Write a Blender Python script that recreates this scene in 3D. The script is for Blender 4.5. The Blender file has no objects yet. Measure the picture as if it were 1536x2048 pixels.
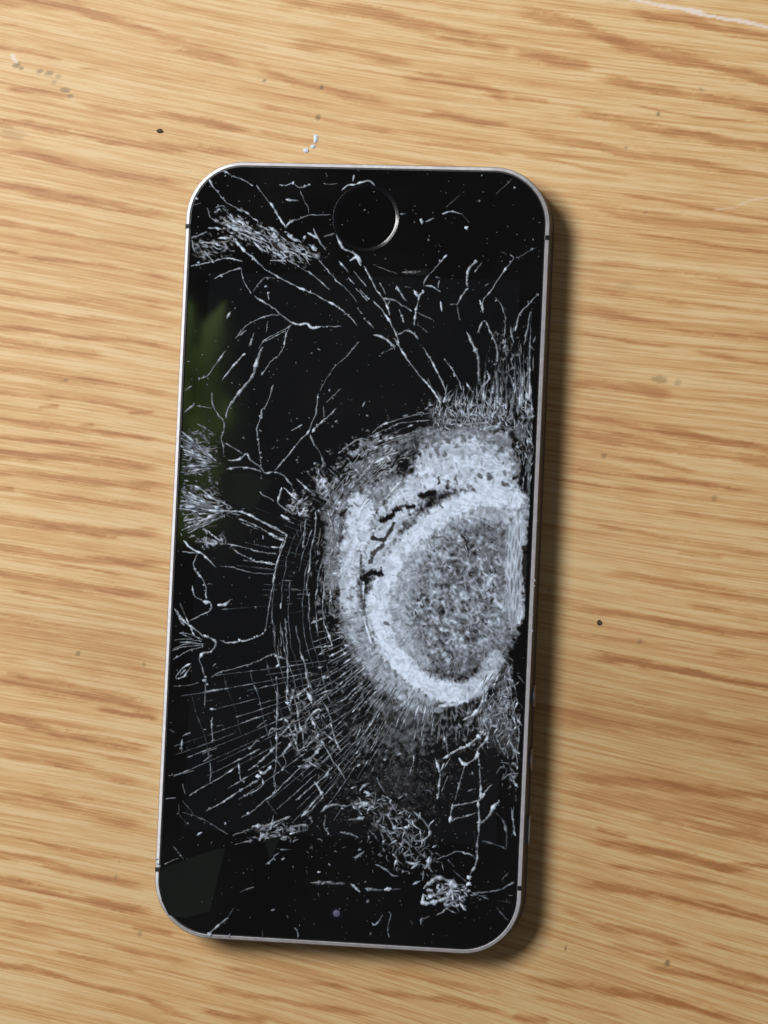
import bpy, math, random
import numpy as np
from mathutils import Vector, Matrix

random.seed(7)
rng = np.random.default_rng(11)
C = bpy.context.scene.collection
sc = bpy.context.scene

# ------------------------------------------------------------------ camera, world, lamps, exposure
W, H, T = .0586, .1238, .0076            # the phone's width, length and thickness in metres
CAM_POS = (.0827, -.0129, .5)
CAM_ROT = (.0463, .1547, .0449)
FOC = 6.3174                             # focal length in thousands of photo pixels
cd = bpy.data.cameras.new('camera')
cam = bpy.data.objects.new('camera', cd); C.objects.link(cam)
cam.location = CAM_POS; cam.rotation_euler = CAM_ROT
cd.sensor_fit = 'VERTICAL'; cd.sensor_height = 24; cd.lens = 24 * FOC * 1000 / 2048
cd.clip_start = .02; cd.clip_end = 20
sc.camera = cam

world = bpy.data.worlds.new('World'); sc.world = world; world.use_nodes = True
bg = world.node_tree.nodes['Background']
bg.inputs[0].default_value = (.95, .95, 1, 1); bg.inputs[1].default_value = .075

def area(name, loc, target, sx, sy, power, col):
    ld = bpy.data.lights.new(name, 'AREA'); ld.shape = 'RECTANGLE'; ld.size = sx; ld.size_y = sy
    ld.energy = power; ld.color = col
    o = bpy.data.objects.new(name, ld); C.objects.link(o); o.location = loc
    d = Vector(target) - Vector(loc); o.rotation_euler = d.to_track_quat('-Z', 'Y').to_euler()
    return o
area('window_light', (-.40, .27, .84), (0, 0, 0), .32, .28, 8.2, (1, .975, .95))
area('left_edge_fill', (-.90, .70, .50), (0, 0, 0), .8, .5, 3.8, (.88, .92, 1))  # added fill to brighten the left and top bevel, not a separate window
area('right_edge_fill', (1.2, -.15, .42), (0, 0, 0), .7, .4, 1.1, (.96, .95, 1))  # added fill to brighten the right bevel, no known lamp there

vs = sc.view_settings; vs.view_transform = 'Standard'; vs.look = 'None'; vs.exposure = 0; vs.gamma = 1
sc.cycles.pixel_filter_type = 'BLACKMAN_HARRIS'; sc.cycles.filter_width = 1.6
sc.cycles.max_bounces = 8

# ------------------------------------------------------------------ survey coordinates -> metres on a level plane
def rotm(rx, ry, rz):
    cx, sx, cy, sy, cz, sz = math.cos(rx), math.sin(rx), math.cos(ry), math.sin(ry), math.cos(rz), math.sin(rz)
    X = np.array([[1,0,0],[0,cx,-sx],[0,sx,cx]]); Y = np.array([[cy,0,sy],[0,1,0],[-sy,0,cy]]); Z = np.array([[cz,-sz,0],[sz,cz,0],[0,0,1]])
    return Z @ Y @ X
RM = rotm(*CAM_ROT); CP = np.array(CAM_POS)
def plane(pts, z):
    """points measured on the picture -> x, y in metres on the level plane at height z"""
    p = np.atleast_2d(np.asarray(pts, float))
    d = np.stack([(p[:,0]-768)/(FOC*1000), (1024-p[:,1])/(FOC*1000), -np.ones(len(p))], 1) @ RM.T
    t = (z - CP[2]) / d[:,2]
    return (CP + d * t[:,None])[:, :2]
ZG = T + .0001                            # top of the glass
def G(pts): return plane(pts, ZG)
PX = .0586 / 729                          # one survey unit in metres

# ------------------------------------------------------------------ helpers
def mesh(name, verts, faces, mat, parent=None, attr=None, smooth=False):
    me = bpy.data.meshes.new(name)
    verts = np.asarray(verts, np.float32)
    if isinstance(faces, np.ndarray):
        n, k = faces.shape
        me.vertices.add(len(verts)); me.vertices.foreach_set('co', verts.ravel())
        me.loops.add(n*k); me.loops.foreach_set('vertex_index', faces.astype(np.int32).ravel())
        me.polygons.add(n); me.polygons.foreach_set('loop_start', np.arange(0, n*k, k, dtype=np.int32))
        me.update(calc_edges=True); me.validate()
    else:
        me.from_pydata([tuple(map(float, v)) for v in verts], [], faces)
    if smooth: me.polygons.foreach_set('use_smooth', [True]*len(me.polygons))
    if attr:
        for k, v in attr.items():
            a = me.attributes.new(k, 'FLOAT', 'POINT'); a.data.foreach_set('value', np.asarray(v, np.float32))
    me.materials.append(mat)
    o = bpy.data.objects.new(name, me); C.objects.link(o)
    if parent: o.parent = parent
    return o
def nodes(name):
    m = bpy.data.materials.new(name); m.use_nodes = True
    nt = m.node_tree; b = nt.nodes['Principled BSDF']
    return m, nt, b
def N(nt, typ, **kw):
    n = nt.nodes.new(typ)
    for k, v in kw.items():
        if k.startswith('i_'):
            key = k[2:]; n.inputs[int(key) if key.isdigit() else key].default_value = v
        else: setattr(n, k, v)
    return n
def math_(nt, op, a, b=None, clamp=False):
    n = nt.nodes.new('ShaderNodeMath'); n.operation = op; n.use_clamp = clamp
    for i, v in enumerate((a, b)):
        if v is None: continue
        if isinstance(v, (int, float)): n.inputs[i].default_value = v
        else: nt.links.new(v, n.inputs[i])
    return n.outputs[0]
def mixc(nt, f, a, b, blend='MIX'):
    n = nt.nodes.new('ShaderNodeMix'); n.data_type = 'RGBA'; n.blend_type = blend
    for i, v in ((0, f), (6, a), (7, b)):
        if isinstance(v, (int, float)): n.inputs[i].default_value = v
        elif isinstance(v, tuple): n.inputs[i].default_value = (*v, 1)
        else: nt.links.new(v, n.inputs[i])
    return n.outputs[2]
def ramp(nt, f, stops):
    n = nt.nodes.new('ShaderNodeValToRGB'); nt.links.new(f, n.inputs[0])
    cr = n.color_ramp
    while len(cr.elements) < len(stops): cr.elements.new(.5)
    for e, (p, c) in zip(cr.elements, stops):
        e.position = p; e.color = (*c, 1) if isinstance(c, tuple) else (c, c, c, 1)
    return n.outputs[0]

# ------------------------------------------------------------------ materials
def simple(name, col, rough, metal=0, **kw):
    m, nt, b = nodes(name)
    b.inputs['Base Color'].default_value = (*col, 1); b.inputs['Roughness'].default_value = rough; b.inputs['Metallic'].default_value = metal
    for k, v in kw.items(): b.inputs[k].default_value = v
    return m
def noisy(name, c1, c2, rough, metal, scale):
    m, nt, b = nodes(name)
    tc = N(nt, 'ShaderNodeTexCoord'); nz = N(nt, 'ShaderNodeTexNoise', i_Scale=scale, i_Detail=6)
    nt.links.new(tc.outputs['Object'], nz.inputs['Vector'])
    nt.links.new(mixc(nt, nz.outputs[0], c1, c2), b.inputs['Base Color'])
    nt.links.new(math_(nt, 'MULTIPLY_ADD', nz.outputs[0], .25), b.inputs['Roughness'])
    b.inputs['Roughness'].links[0].from_node.inputs[2].default_value = rough - .12
    b.inputs['Metallic'].default_value = metal
    return m
def glassy(name, c1, c2, r1, r2):
    m, nt, b = nodes(name)
    tc = N(nt, 'ShaderNodeTexCoord'); nz = N(nt, 'ShaderNodeTexNoise', i_Scale=45, i_Detail=7, i_Distortion=1.2); nt.links.new(tc.outputs['Object'], nz.inputs['Vector'])
    nt.links.new(ramp(nt, nz.outputs[0], [(.42, c1), (.72, c2)]), b.inputs['Base Color'])      # smears of dust and finger grease
    nt.links.new(ramp(nt, nz.outputs[0], [(.40, r1), (.72, r2)]), b.inputs['Roughness'])
    b.inputs['IOR'].default_value = 1.6
    return m
M_black = glassy('black_glass', (.0014, .0012, .0012), (.0038, .0034, .0032), .025, .06)
M_display = glassy('unlit_display', (.0032, .0035, .0042), (.0060, .0062, .0068), .03, .07)
M_shard = glassy('shard_reflection_tint', (.0055, .0075, .0058), (.0085, .0110, .0088), .06, .12)  # grey-green mirrored by the tipped shards, painted in as a lighter base colour
M_chamfer = noisy('polished_aluminium_edge', (.90, .91, .97), (.98, .98, 1.0), .56, 1, 900)
M_side = noisy('space_grey_aluminium', (.075, .075, .085), (.12, .12, .13), .5, 1, 2500)
M_button = noisy('button_metal', (.20, .21, .22), (.30, .31, .32), .4, 1, 2500)
M_plastic = simple('black_plastic', (.006, .006, .007), .5)
M_gasket = simple('gasket', (.002, .002, .009), .35)

m, nt, b = nodes('fractured_glass')       # whitened, powdery broken edges: 'amount' = how thoroughly the glass is broken there
at = N(nt, 'ShaderNodeAttribute', attribute_name='amount')
p = math_(nt, 'POWER', at.outputs['Fac'], 2.1, True)
nt.links.new(mixc(nt, p, (.004, .005, .006), (.74, .86, 1.0)), b.inputs['Base Color'])
b.inputs['Roughness'].default_value = .4
M_crack = m

m, nt, b = nodes('glass_powder')          # white powder lying in and on the crushed glass, thinner where 'amount' is low
at = N(nt, 'ShaderNodeAttribute', attribute_name='amount')
tc = N(nt, 'ShaderNodeTexCoord')
nz = N(nt, 'ShaderNodeTexNoise', i_Scale=1100, i_Detail=4, i_Roughness=.6); nt.links.new(tc.outputs['Object'], nz.inputs['Vector'])
f = math_(nt, 'MULTIPLY', at.outputs['Fac'], 5.0)
pw = math_(nt, 'POWER', math_(nt, 'ADD', at.outputs['Fac'], math_(nt, 'MULTIPLY', math_(nt, 'MULTIPLY', math_(nt, 'SUBTRACT', nz.outputs[0], .5), .5), at.outputs['Fac']), True), 1.7)
nt.links.new(mixc(nt, pw, (.003, .0035, .005), (.70, .82, 1.0)), b.inputs['Base Color'])
tr = N(nt, 'ShaderNodeBsdfTransparent'); mx = N(nt, 'ShaderNodeMixShader')
b.inputs['Roughness'].default_value = .6
fc = math_(nt, 'MULTIPLY', f, 1.0, True)
nt.links.new(fc, mx.inputs[0]); nt.links.new(tr.outputs[0], mx.inputs[1]); nt.links.new(b.outputs[0], mx.inputs[2])
nt.links.new(mx.outputs[0], nt.nodes['Material Output'].inputs[0])
M_powder = m

# oak-look veneer: 'band' = traced darker growth bands, 'dirt' / 'worn' = stains and bare scratches
m, nt, b = nodes('oak_veneer')
tc = N(nt, 'ShaderNodeTexCoord')
grain = N(nt, 'ShaderNodeAttribute', attribute_name='grain')      # coordinates that follow the run of the grain
def aniso(rot, sx, sy, scale, detail=4, rough=.6, dist=0.):
    mp = N(nt, 'ShaderNodeMapping'); mp.inputs['Scale'].default_value = (sx, sy, 1)
    nt.links.new(grain.outputs['Vector'], mp.inputs['Vector'])
    n = N(nt, 'ShaderNodeTexNoise', i_Scale=scale, i_Detail=detail, i_Roughness=rough, i_Distortion=dist)
    nt.links.new(mp.outputs[0], n.inputs['Vector']); return n.outputs[0]
band = N(nt, 'ShaderNodeAttribute', attribute_name='band').outputs['Fac']
tone = N(nt, 'ShaderNodeAttribute', attribute_name='tone').outputs['Fac']
dirt = N(nt, 'ShaderNodeAttribute', attribute_name='dirt').outputs['Fac']
worn = N(nt, 'ShaderNodeAttribute', attribute_name='worn').outputs['Fac']
n1 = aniso(8.5, .30, 18, 42, 7, .72, .25)        # streaks a few mm wide
n2 = aniso(8.5, .36, 20, 130, 5, .72, .15)       # fibres
n3 = aniso(8.5, .7, 11, 330, 3, .6)          # pores
n4 = aniso(0, 1, 2, 12, 3)                # large patches
s = math_(nt, 'ADD', math_(nt, 'MULTIPLY', band, .80), math_(nt, 'MULTIPLY', math_(nt, 'SUBTRACT', n1, .5), 1.7))
s = math_(nt, 'ADD', s, math_(nt, 'MULTIPLY', math_(nt, 'SUBTRACT', n2, .5), 2.1))
s = math_(nt, 'ADD', s, math_(nt, 'MULTIPLY', math_(nt, 'SUBTRACT', n4, .5), .3))
s = math_(nt, 'ADD', s, .22, True)
col = ramp(nt, s, [(0, (.78, .570, .295)), (.25, (.70, .440, .185)), (.58, (.58, .305, .112)), (1, (.42, .180, .055))])
col = mixc(nt, math_(nt, 'MULTIPLY', ramp(nt, n3, [(.60, 0.), (.70, 1.)]), .30), col, (.36, .20, .085))
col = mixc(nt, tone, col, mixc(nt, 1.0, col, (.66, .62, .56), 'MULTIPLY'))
col = mixc(nt, dirt, col, (.085, .06, .025))
col = mixc(nt, worn, col, (.82, .73, .66))
nt.links.new(col, b.inputs['Base Color'])
b.inputs['Roughness'].default_value = .48
b.inputs['Specular IOR Level'].default_value = .35
bp = N(nt, 'ShaderNodeBump', i_Strength=.25, i_Distance=.00012)
nt.links.new(math_(nt, 'ADD', n2, n3), bp.inputs['Height']); nt.links.new(bp.outputs[0], b.inputs['Normal'])
M_wood = m

# ------------------------------------------------------------------ painted-in wood bands, traced from the veneer
WOOD = """22 .5 0,5 150,12 200,35 300,65 380,95 480,130 512,145
8 .6 0,95 60,105 130,122
6 .4 0,50 40,50
4 .5 155,135 200,140
12 .6 10,180 70,180 140,195
14 .6 150,205 220,220 300,230 400,240 512,265
15 .7 0,245 60,248 110,262 160,270 240,285 330,295 400,298 450,305 512,315
14 .6 0,302 50,308 120,325 170,338 240,350 300,360 380,372
16 .65 0,370 60,380 150,400 220,410 290,425 360,435
12 .55 0,445 80,460 150,475 220,485 300,495 365,500
8 .5 0,500 40,508
30 .5 540,0 620,10 700,20 790,35 830,50 900,65 960,85 1024,105
26 .45 575,85 640,90 700,100 760,115 830,130
8 .7 870,70 940,85 1024,100
16 .6 500,130 590,165 640,175 700,195 790,210
10 .55 512,208 560,220 630,235 700,250 800,265
20 .5 800,155 870,155 940,165 1024,200
12 .6 840,228 900,232 960,245 1024,250
9 .5 512,262 580,275 640,285
10 .4 830,285 900,290 1024,310
26 .7 1024,15 1080,35 1150,50 1190,65 1250,90 1330,110 1400,130 1470,145 1536,165
20 .6 1024,105 1100,120 1190,140
20 .7 1180,150 1260,170 1330,180 1410,195 1536,215
8 .4 1024,195 1100,205
18 .65 1130,225 1210,235 1270,250 1350,265 1440,280 1536,295
16 .6 1024,262 1100,278 1190,290 1240,305 1310,310 1400,330 1536,350
8 .6 1040,312 1100,320 1170,335 1270,355
7 .65 1240,390 1320,400 1400,415 1536,440
6 .6 1250,465 1330,475 1420,490 1536,505
16 .6 1260,15 1300,35 1380,40 1440,60 1536,75
4 .7 1250,205 1340,225 1400,235 1536,245
22 .35 1140,400 1250,430 1536,460
12 .5 1150,520 1250,530 1360,550 1536,575
9 .55 1130,570 1260,590 1400,610 1536,625
14 .45 1140,620 1280,640 1400,660 1536,675
8 .6 1150,665 1270,685 1350,695
10 .6 1380,700 1450,715 1536,728
22 .5 1130,765 1250,775 1350,790
14 .65 1120,830 1200,840 1300,860 1380,870 1450,885 1536,900
22 .55 1120,865 1250,880 1330,895 1440,910 1536,925
8 .5 1170,905 1300,925 1400,945
9 .75 1110,935 1200,945 1300,955 1400,965 1520,985
8 .4 1100,955 1200,972 1320,985
9 .5 1320,1018 1400,1030 1536,1045
8 .6 1180,1050 1280,1065 1340,1080 1440,1095 1536,1110
8 .5 1350,1105 1450,1115
18 .55 1200,1145 1260,1150 1330,1165 1400,1180 1536,1200
14 .6 1130,1215 1230,1225 1330,1240 1400,1255 1536,1275
10 .6 1370,1210 1450,1225 1536,1235
6 .5 1140,1265 1250,1280 1390,1300
12 .5 1420,1300 1536,1320
16 .75 1170,1310 1240,1320 1330,1335 1400,1350 1460,1362 1536,1375
60 .3 1090,1420 1240,1430 1400,1450 1536,1470
4 .5 1150,1430 1340,1460 1536,1495
22 .6 1110,1545 1200,1560 1330,1570 1400,1580 1536,1595
40 .3 1100,1590 1300,1610 1536,1640
22 .5 1280,1630 1400,1650 1536,1680
8 .7 1190,1655 1260,1675
16 .6 1160,1680 1230,1690 1300,1700 1390,1715 1440,1735 1536,1730
9 .6 1200,1728 1300,1745 1400,1760 1500,1780
16 .7 1140,1765 1230,1775 1300,1790 1380,1805 1450,1820 1536,1840
16 .55 1120,1820 1200,1850 1300,1870 1380,1890
10 .5 1400,1885 1536,1915
14 .5 1200,1890 1300,1905 1400,1920 1480,1950 1536,1965
14 .6 1280,1935 1350,1945 1440,1960 1536,1985
16 .7 1024,1945 1100,1965 1180,1975 1270,1990 1350,2005 1450,2030 1500,2048
8 .5 1060,1990 1150,2010 1250,2035
14 .6 1024,2028 1100,2045
8 .6 30,512 130,520 200,530 280,545 360,560
5 .5 160,575 250,590 330,608
12 .45 0,580 60,595 150,600 240,612 350,622
5 .6 0,615 60,625 120,632
10 .5 120,635 180,637 230,645 290,652 350,660
10 .6 0,655 80,662 130,672 220,678 260,682 350,694
16 .5 0,680 80,690 160,705 220,710
12 .6 0,740 60,748 130,758 200,765 280,780 345,790
10 .5 0,785 60,792 150,798 220,808 320,830
10 .75 75,815 120,812
8 .7 255,826 310,824
8 .5 150,855 190,850
12 .5 0,840 80,848 160,860 280,875 345,880
9 .5 0,875 110,885 250,895
18 .65 0,905 60,912 150,915 220,925 330,940
15 .6 0,945 100,955 200,965 340,975
8 .6 0,978 30,980
16 .4 40,985 150,1000 340,1020
18 .65 0,1038 60,1043 130,1055 230,1065 330,1065
16 .6 0,1095 80,1108 160,1120 250,1125 330,1130
4 .6 90,1128 170,1138 260,1155
18 .55 0,1148 80,1158 170,1175 250,1185 320,1190
4 .6 20,1180 100,1195 180,1215
4 .55 0,1228 60,1240 140,1255
80 .22 0,1270 150,1300 320,1330
28 .6 0,1360 80,1370 150,1385 230,1400 320,1425
12 .7 190,1415 260,1428 320,1440
18 .7 0,1435 60,1450 120,1468 180,1475 240,1488 315,1500
8 .5 210,1515 315,1530
18 .5 0,1505 60,1515 120,1525 200,1545 300,1568
20 .45 0,1590 100,1600 180,1625 300,1655
7 .5 150,1590 250,1610 310,1630
7 .6 0,1670 60,1680 120,1697 220,1715 300,1725
15 .6 0,1710 80,1722 150,1745 230,1760 290,1780
18 .7 0,1760 60,1775 150,1795 220,1810 310,1830
12 .4 0,1795 90,1815
9 .6 260,1855 310,1862 350,1870
10 .5 0,1835 80,1850 170,1870 250,1900 400,1925
12 .7 0,1930 60,1935 140,1960 200,1975 280,1995 330,2015 400,2040
8 .6 100,1900 180,1920 280,1945
12 .5 0,2015 60,2025 150,2048
10 .5 440,1935 520,1945 600,1965 700,1975
12 .6 400,1970 480,1985 560,2000 640,2015 760,2030
14 .6 720,1980 800,1990 900,2000 1024,2025
12 .7 400,2020 480,2035 540,2045
10 .4 750,1935 860,1960 1000,1985 1024,1988"""
def parse(txt):
    out = []
    for ln in txt.strip().splitlines():
        f = ln.split(); out.append((float(f[0]), float(f[1]), np.array([list(map(float, q.split(','))) for q in f[2:]])))
    return out
def soft(n, m, kx, ky):
    """smooth 2-D random field in 0..1, longer along the first axis by kx, ky cells"""
    a = rng.random((n, m))
    for ax, k in ((0, kx), (1, ky)):
        if k > 1:
            w = np.hanning(k+2)[1:-1]; w /= w.sum()
            f = np.fft.rfft(a, axis=ax); kk = np.zeros(a.shape[ax]); kk[:len(w)] = w
            f = f * (np.fft.rfft(kk)[:, None] if ax == 0 else np.fft.rfft(kk)[None, :])
            a = np.fft.irfft(f, n=a.shape[ax], axis=ax)
    a -= a.min(); a /= a.max(); return a
def seg_dist(X, Y, P):
    """distance to a polyline and position along it (0..1)"""
    best = np.full(X.shape, 1e9); par = np.zeros(X.shape)
    L = np.r_[0, np.cumsum(np.hypot(*np.diff(P, axis=0).T))]; tot = max(L[-1], 1e-9)
    for i in range(len(P)-1):
        a, d = P[i], P[i+1]-P[i]; l2 = max(d @ d, 1e-12)
        t = np.clip(((X-a[0])*d[0] + (Y-a[1])*d[1]) / l2, 0, 1)
        r = np.hypot(X-a[0]-t*d[0], Y-a[1]-t*d[1])
        k = r < best; best[k] = r[k]; par[k] = ((L[i] + t*np.sqrt(l2)) / tot)[k]
    return best, par

def axis(lo, hi, step, far):
    a = np.arange(lo, hi, step); out = []
    g = step*3; x = hi
    while x < far: out.append(x); x += g; g *= 1.35
    inn = []; g = step*3; x = lo - g
    while x > -far: inn.append(x); x -= g; g *= 1.35
    return np.array(inn[::-1] + list(a) + out)
xs = axis(-.064, .076, .00026, .42); ys = axis(-.093, .094, .00026, .42)
X, Y = np.meshgrid(xs, ys, indexing='ij')
band = np.zeros(X.shape); dirt = np.zeros(X.shape); worn = np.zeros(X.shape)
nzA = soft(*X.shape, 34, 3); nzB = soft(*X.shape, 14, 2)
def shear(A, slope):                      # lean the noise the way the grain leans
    B = np.empty_like(A)
    for i, x in enumerate(xs):
        B[i] = np.roll(A[i], int(round((x-.006)*slope/.00026)))
    return B
nzA = shear(nzA, -.15); nzB = shear(nzB, -.15)
nzA = (nzA - nzA.mean()) / nzA.std(); nzB = (nzB - nzB.mean()) / nzB.std()
for w, v, P in parse(WOOD):
    Q = plane(P, 0); hw = w * PX * .5
    if P[0,0] == 0: Q[0] -= (Q[1]-Q[0]) * .3          # bands run on past the frame
    if P[-1,0] == 1536: Q[-1] += (Q[-1]-Q[-2]) * .5
    m_ = hw*3 + .001
    i0, i1 = np.searchsorted(xs, [Q[:,0].min()-m_, Q[:,0].max()+m_]); j0, j1 = np.searchsorted(ys, [Q[:,1].min()-m_, Q[:,1].max()+m_])
    sl = (slice(i0, i1), slice(j0, j1))
    d, t = seg_dist(X[sl], Y[sl], Q)
    ww = hw * (1.0 + .18*nzA[sl] + .08*nzB[sl])
    f = np.clip((ww - d) / (hw*.8 + .00016) + .40, 0, 1); f = f*f*(3-2*f)
    end = np.ones_like(t)
    if P[0,0] > 0: end *= np.clip(t/.12, 0, 1)
    if P[-1,0] < 1536: end *= np.clip((1-t)/.12, 0, 1)
    band[sl] = np.maximum(band[sl], f * end * v * (1 + .10*nzB[sl]))
band += .05 * nzA
def dab(A, x, y, rx, ry, v, rag=.35):
    c = plane([(x, y)], 0)[0]
    d = np.hypot((X-c[0])/(rx*PX), (Y-c[1])/(ry*PX))
    v *= 1.25; np.maximum(A, np.clip((1.15 + rag*nzB*.5 - d) / .35, 0, 1) * v, out=A)
for a in [(1317,228,4,4,.5),(1252,297,3,5,.3),(643,174,4,4,.55),(529,161,3,3,.5),(132,760,6,4,.4),(156,1306,4,5,.4),(288,1330,4,4,.35),
          (1131,1898,3,6,.6),(1335,1926,5,6,.55),(1290,425,4,4,.3),(1280,1284,4,4,.3),(32,131,9,5,.45),(42,136,5,4,.45),(80,143,8,5,.42),(98,147,12,5,.4),
          (116,153,6,4,.3),(130,180,11,7,.42),(140,192,9,5,.42),(108,165,4,8,.2),(25,268,26,14,.13),(636,235,4,7,.45),(1320,760,16,10,.3),(1355,765,8,6,.25),
          (1428,998,7,6,.3),(1208,912,5,6,.35),(1250,570,20,10,.12),(1402,180,5,3,.3),(1098,1180,5,4,.2),(238,1723,3,4,.4),(232,1755,3,6,.4),(280,1868,5,6,.3)]:
    dab(dirt, *a[:4], a[4])
for w, v, P in parse("6 .85 1245,-6 1290,3 1320,11 1345,15 1380,22 1402,27 1412,30 1450,38 1490,44 1536,54\n9 .9 1350,15 1380,22 1404,27\n3 .4 1536,395 1500,400 1470,415 1430,420\n6 .8 25,112 32,122"):
    Q = plane(P, 0); m_ = .002
    i0, i1 = np.searchsorted(xs, [Q[:,0].min()-m_, Q[:,0].max()+m_]); j0, j1 = np.searchsorted(ys, [Q[:,1].min()-m_, Q[:,1].max()+m_]); sl = (slice(i0, i1), slice(j0, j1))
    d, t = seg_dist(X[sl], Y[sl], Q)
    worn[sl] = np.maximum(worn[sl], v*np.clip((w*PX*.5*(1+.28*nzB[sl]) - d)/.00016 + .5, 0, 1))
cx, cy = plane([(1330, 1440)], 0)[0]
tone = .05 + .34*np.exp(-(((X-cx)/.035)**2 + ((Y-cy-(X-cx)*-.12)/.012)**2)) + .60*np.clip((.06-Y+X*.8)/.15, 0, 1)  # last ramp puts the window light's falloff towards lower right into the wood
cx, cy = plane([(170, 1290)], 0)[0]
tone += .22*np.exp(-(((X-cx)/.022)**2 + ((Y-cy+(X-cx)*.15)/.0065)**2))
n, k = X.shape
vid = np.arange(n*k).reshape(n, k)
F = np.stack([vid[:-1,:-1], vid[1:,:-1], vid[1:,1:], vid[:-1,1:]], -1).reshape(-1, 4)
V = np.stack([X.ravel(), Y.ravel(), np.zeros(n*k)], 1)
# skirt: the board is 18 mm thick
per = np.r_[vid[:,0], vid[-1,1:], vid[-2::-1,-1], vid[0,-2:0:-1]]
V2 = V[per].copy(); V2[:,2] = -.018
b0 = n*k; m_ = len(per); ar = np.arange(m_); nx = (ar+1) % m_
F = np.vstack([F, np.stack([per[nx], per[ar], b0+ar, b0+nx], 1)])
V = np.vstack([V, V2])
pad = lambda a: np.r_[a.ravel(), a.ravel()[per]]
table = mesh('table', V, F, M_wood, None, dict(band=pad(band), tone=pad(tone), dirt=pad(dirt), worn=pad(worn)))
sl_ = np.tan(np.radians(np.interp(Y, [-.3, -.085, -.03, .03, .09, .3], [15, 14.5, 9.5, 6.5, 9.5, 10])))
gv = Y + X*sl_*.9 + .0012*np.sin(X*38+Y*20)
ga = table.data.attributes.new('grain', 'FLOAT_VECTOR', 'POINT')
ga.data.foreach_set('vector', np.stack([pad(X), pad(gv), np.zeros(len(V))], 1).astype(np.float32).ravel())
table['kind'] = 'structure'
table['label'] = 'oak veneer table top with orange brown grain under the phone'

# ------------------------------------------------------------------ the phone: frame, edge, bands, buttons, glass
def thing(name, label, cat, loc=(0,0,0)):
    o = bpy.data.objects.new(name, None); C.objects.link(o); o.location = loc; o.empty_display_size = .01
    o['label'] = label; o['category'] = cat; return o
phone = thing('smartphone', 'black smartphone with smashed screen and silver edge lying face up on the table', 'phone')
RC = .0092
def rrect(inset, seg=20):
    w, h, r = W/2-inset, H/2-inset, RC-inset
    out = []
    for cx, cy, a0 in ((w-r, h-r, 0), (-w+r, h-r, 90), (-w+r, -h+r, 180), (w-r, -h+r, 270)):
        for i in range(seg+1):
            a = math.radians(a0 + 90*i/seg); out.append((cx+r*math.cos(a), cy+r*math.sin(a)))
    return out
def loft(name, prof, mat, parent, cap=None, base=None, smooth=False):
    V = []; F = []
    for ins, z in prof: V += [(x, y, z) for x, y in rrect(ins)]
    n = len(rrect(0))
    for k in range(len(prof)-1):
        for i in range(n):
            j = (i+1) % n; F.append((k*n+i, k*n+j, (k+1)*n+j, (k+1)*n+i))
    if cap: F.append(tuple(range((len(prof)-1)*n, len(prof)*n)))
    if base: F.append(tuple(range(n-1, -1, -1)))
    o = mesh(name, V, F, mat, parent)
    if smooth: 
        for p in o.data.polygons: p.use_smooth = len(p.vertices) == 4
    return o
CH, CV = .00048, .00025
loft('side_frame', [(.0009, 0), (.0004, .00015), (.0001, .0005), (0, .0008), (0, T-CV-.0002), (.00004, T-CV-.00006), (.0001, T-CV)], M_side, phone, base=True)
loft('polished_edge', [(.0001, T-CV), (.0001+CH-.00006, T-.00003), (.0001+CH, T), (.0001+CH+.00005, T-.00004), (.0001+CH+.00007, T-.0005)], M_chamfer, phone)
loft('gasket', [(.0001+CH+.00006, T-.0005), (.0001+CH+.00012, T-.00022), (.00095, T-.00022)], M_gasket, phone)
glass = loft('front_glass', [(.00084, T-.0006), (.00084, T-.00008), (.00090, T+.00004), (.0011, ZG)], M_black, phone, cap=True)

def band_part(px, py, side):
    y = G([(px, py)])[0][1]; h = .00036
    pr = [(.00003, T-.003), (-.00003, T-CV-.0001), (-.00003, T-CV+.00001), (.0001+CH+.00002, T+.00004), (CH+.0003, T+.00002)]
    V = []; 
    for ins, z in pr:
        x = side*(W/2-ins-.00004*0); V += [(x, y-h, z), (x, y+h, z)]
    F = [(2*i, 2*i+1, 2*i+3, 2*i+2) for i in range(len(pr)-1)]
    n = len(pr)
    V += [(side*(W/2-.001), y-h, T-.003), (side*(W/2-.001), y+h, T-.003), (side*(W/2-.001), y-h, T+.00004-.0003), (side*(W/2-.001), y+h, T-.00026)]
    F += [tuple([2*i for i in range(n)] + [2*n+2, 2*n]), tuple([2*i+1 for i in range(n)][::-1] + [2*n+1, 2*n+3])]
    mesh('antenna_band', V, F, M_plastic, phone)
for px, py, s_ in ((370,452,-1), (313,1739,-1), (1096,475,1), (1042,1777,1)): band_part(px, py, s_)

def disc(name, cx, cy, prof, mat, parent, seg=64, cap=True):
    V = []; F = []
    for r, z in prof: V += [(cx+r*math.cos(2*math.pi*i/seg), cy+r*math.sin(2*math.pi*i/seg), z) for i in range(seg)]
    for k in range(len(prof)-1):
        for i in range(seg):
            j = (i+1) % seg; F.append((k*seg+i, k*seg+j, (k+1)*seg+j, (k+1)*seg+i))
    if cap: F.append(tuple(range((len(prof)-1)*seg, len(prof)*seg)))
    o = mesh(name, V, F, mat, parent)
    for p in o.data.polygons: p.use_smooth = len(p.vertices) == 4
    return o
hx, hy = G([(732, 436)])[0]
HR = 66 * PX
M_rim = simple('button_rim', (.002, .002, .004), .15, 0, IOR=1.6)
M_rimwet = simple('button_glass', (.0018, .0017, .0018), .03)
hb = disc('home_button', hx, hy, [(HR-.00012, ZG+.00003), (HR-.0006, ZG+.000035), (HR-.0010, ZG+.00002), (HR-.0024, ZG+.000012), (.0001, ZG+.00001)], M_rimwet, glass)
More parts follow.
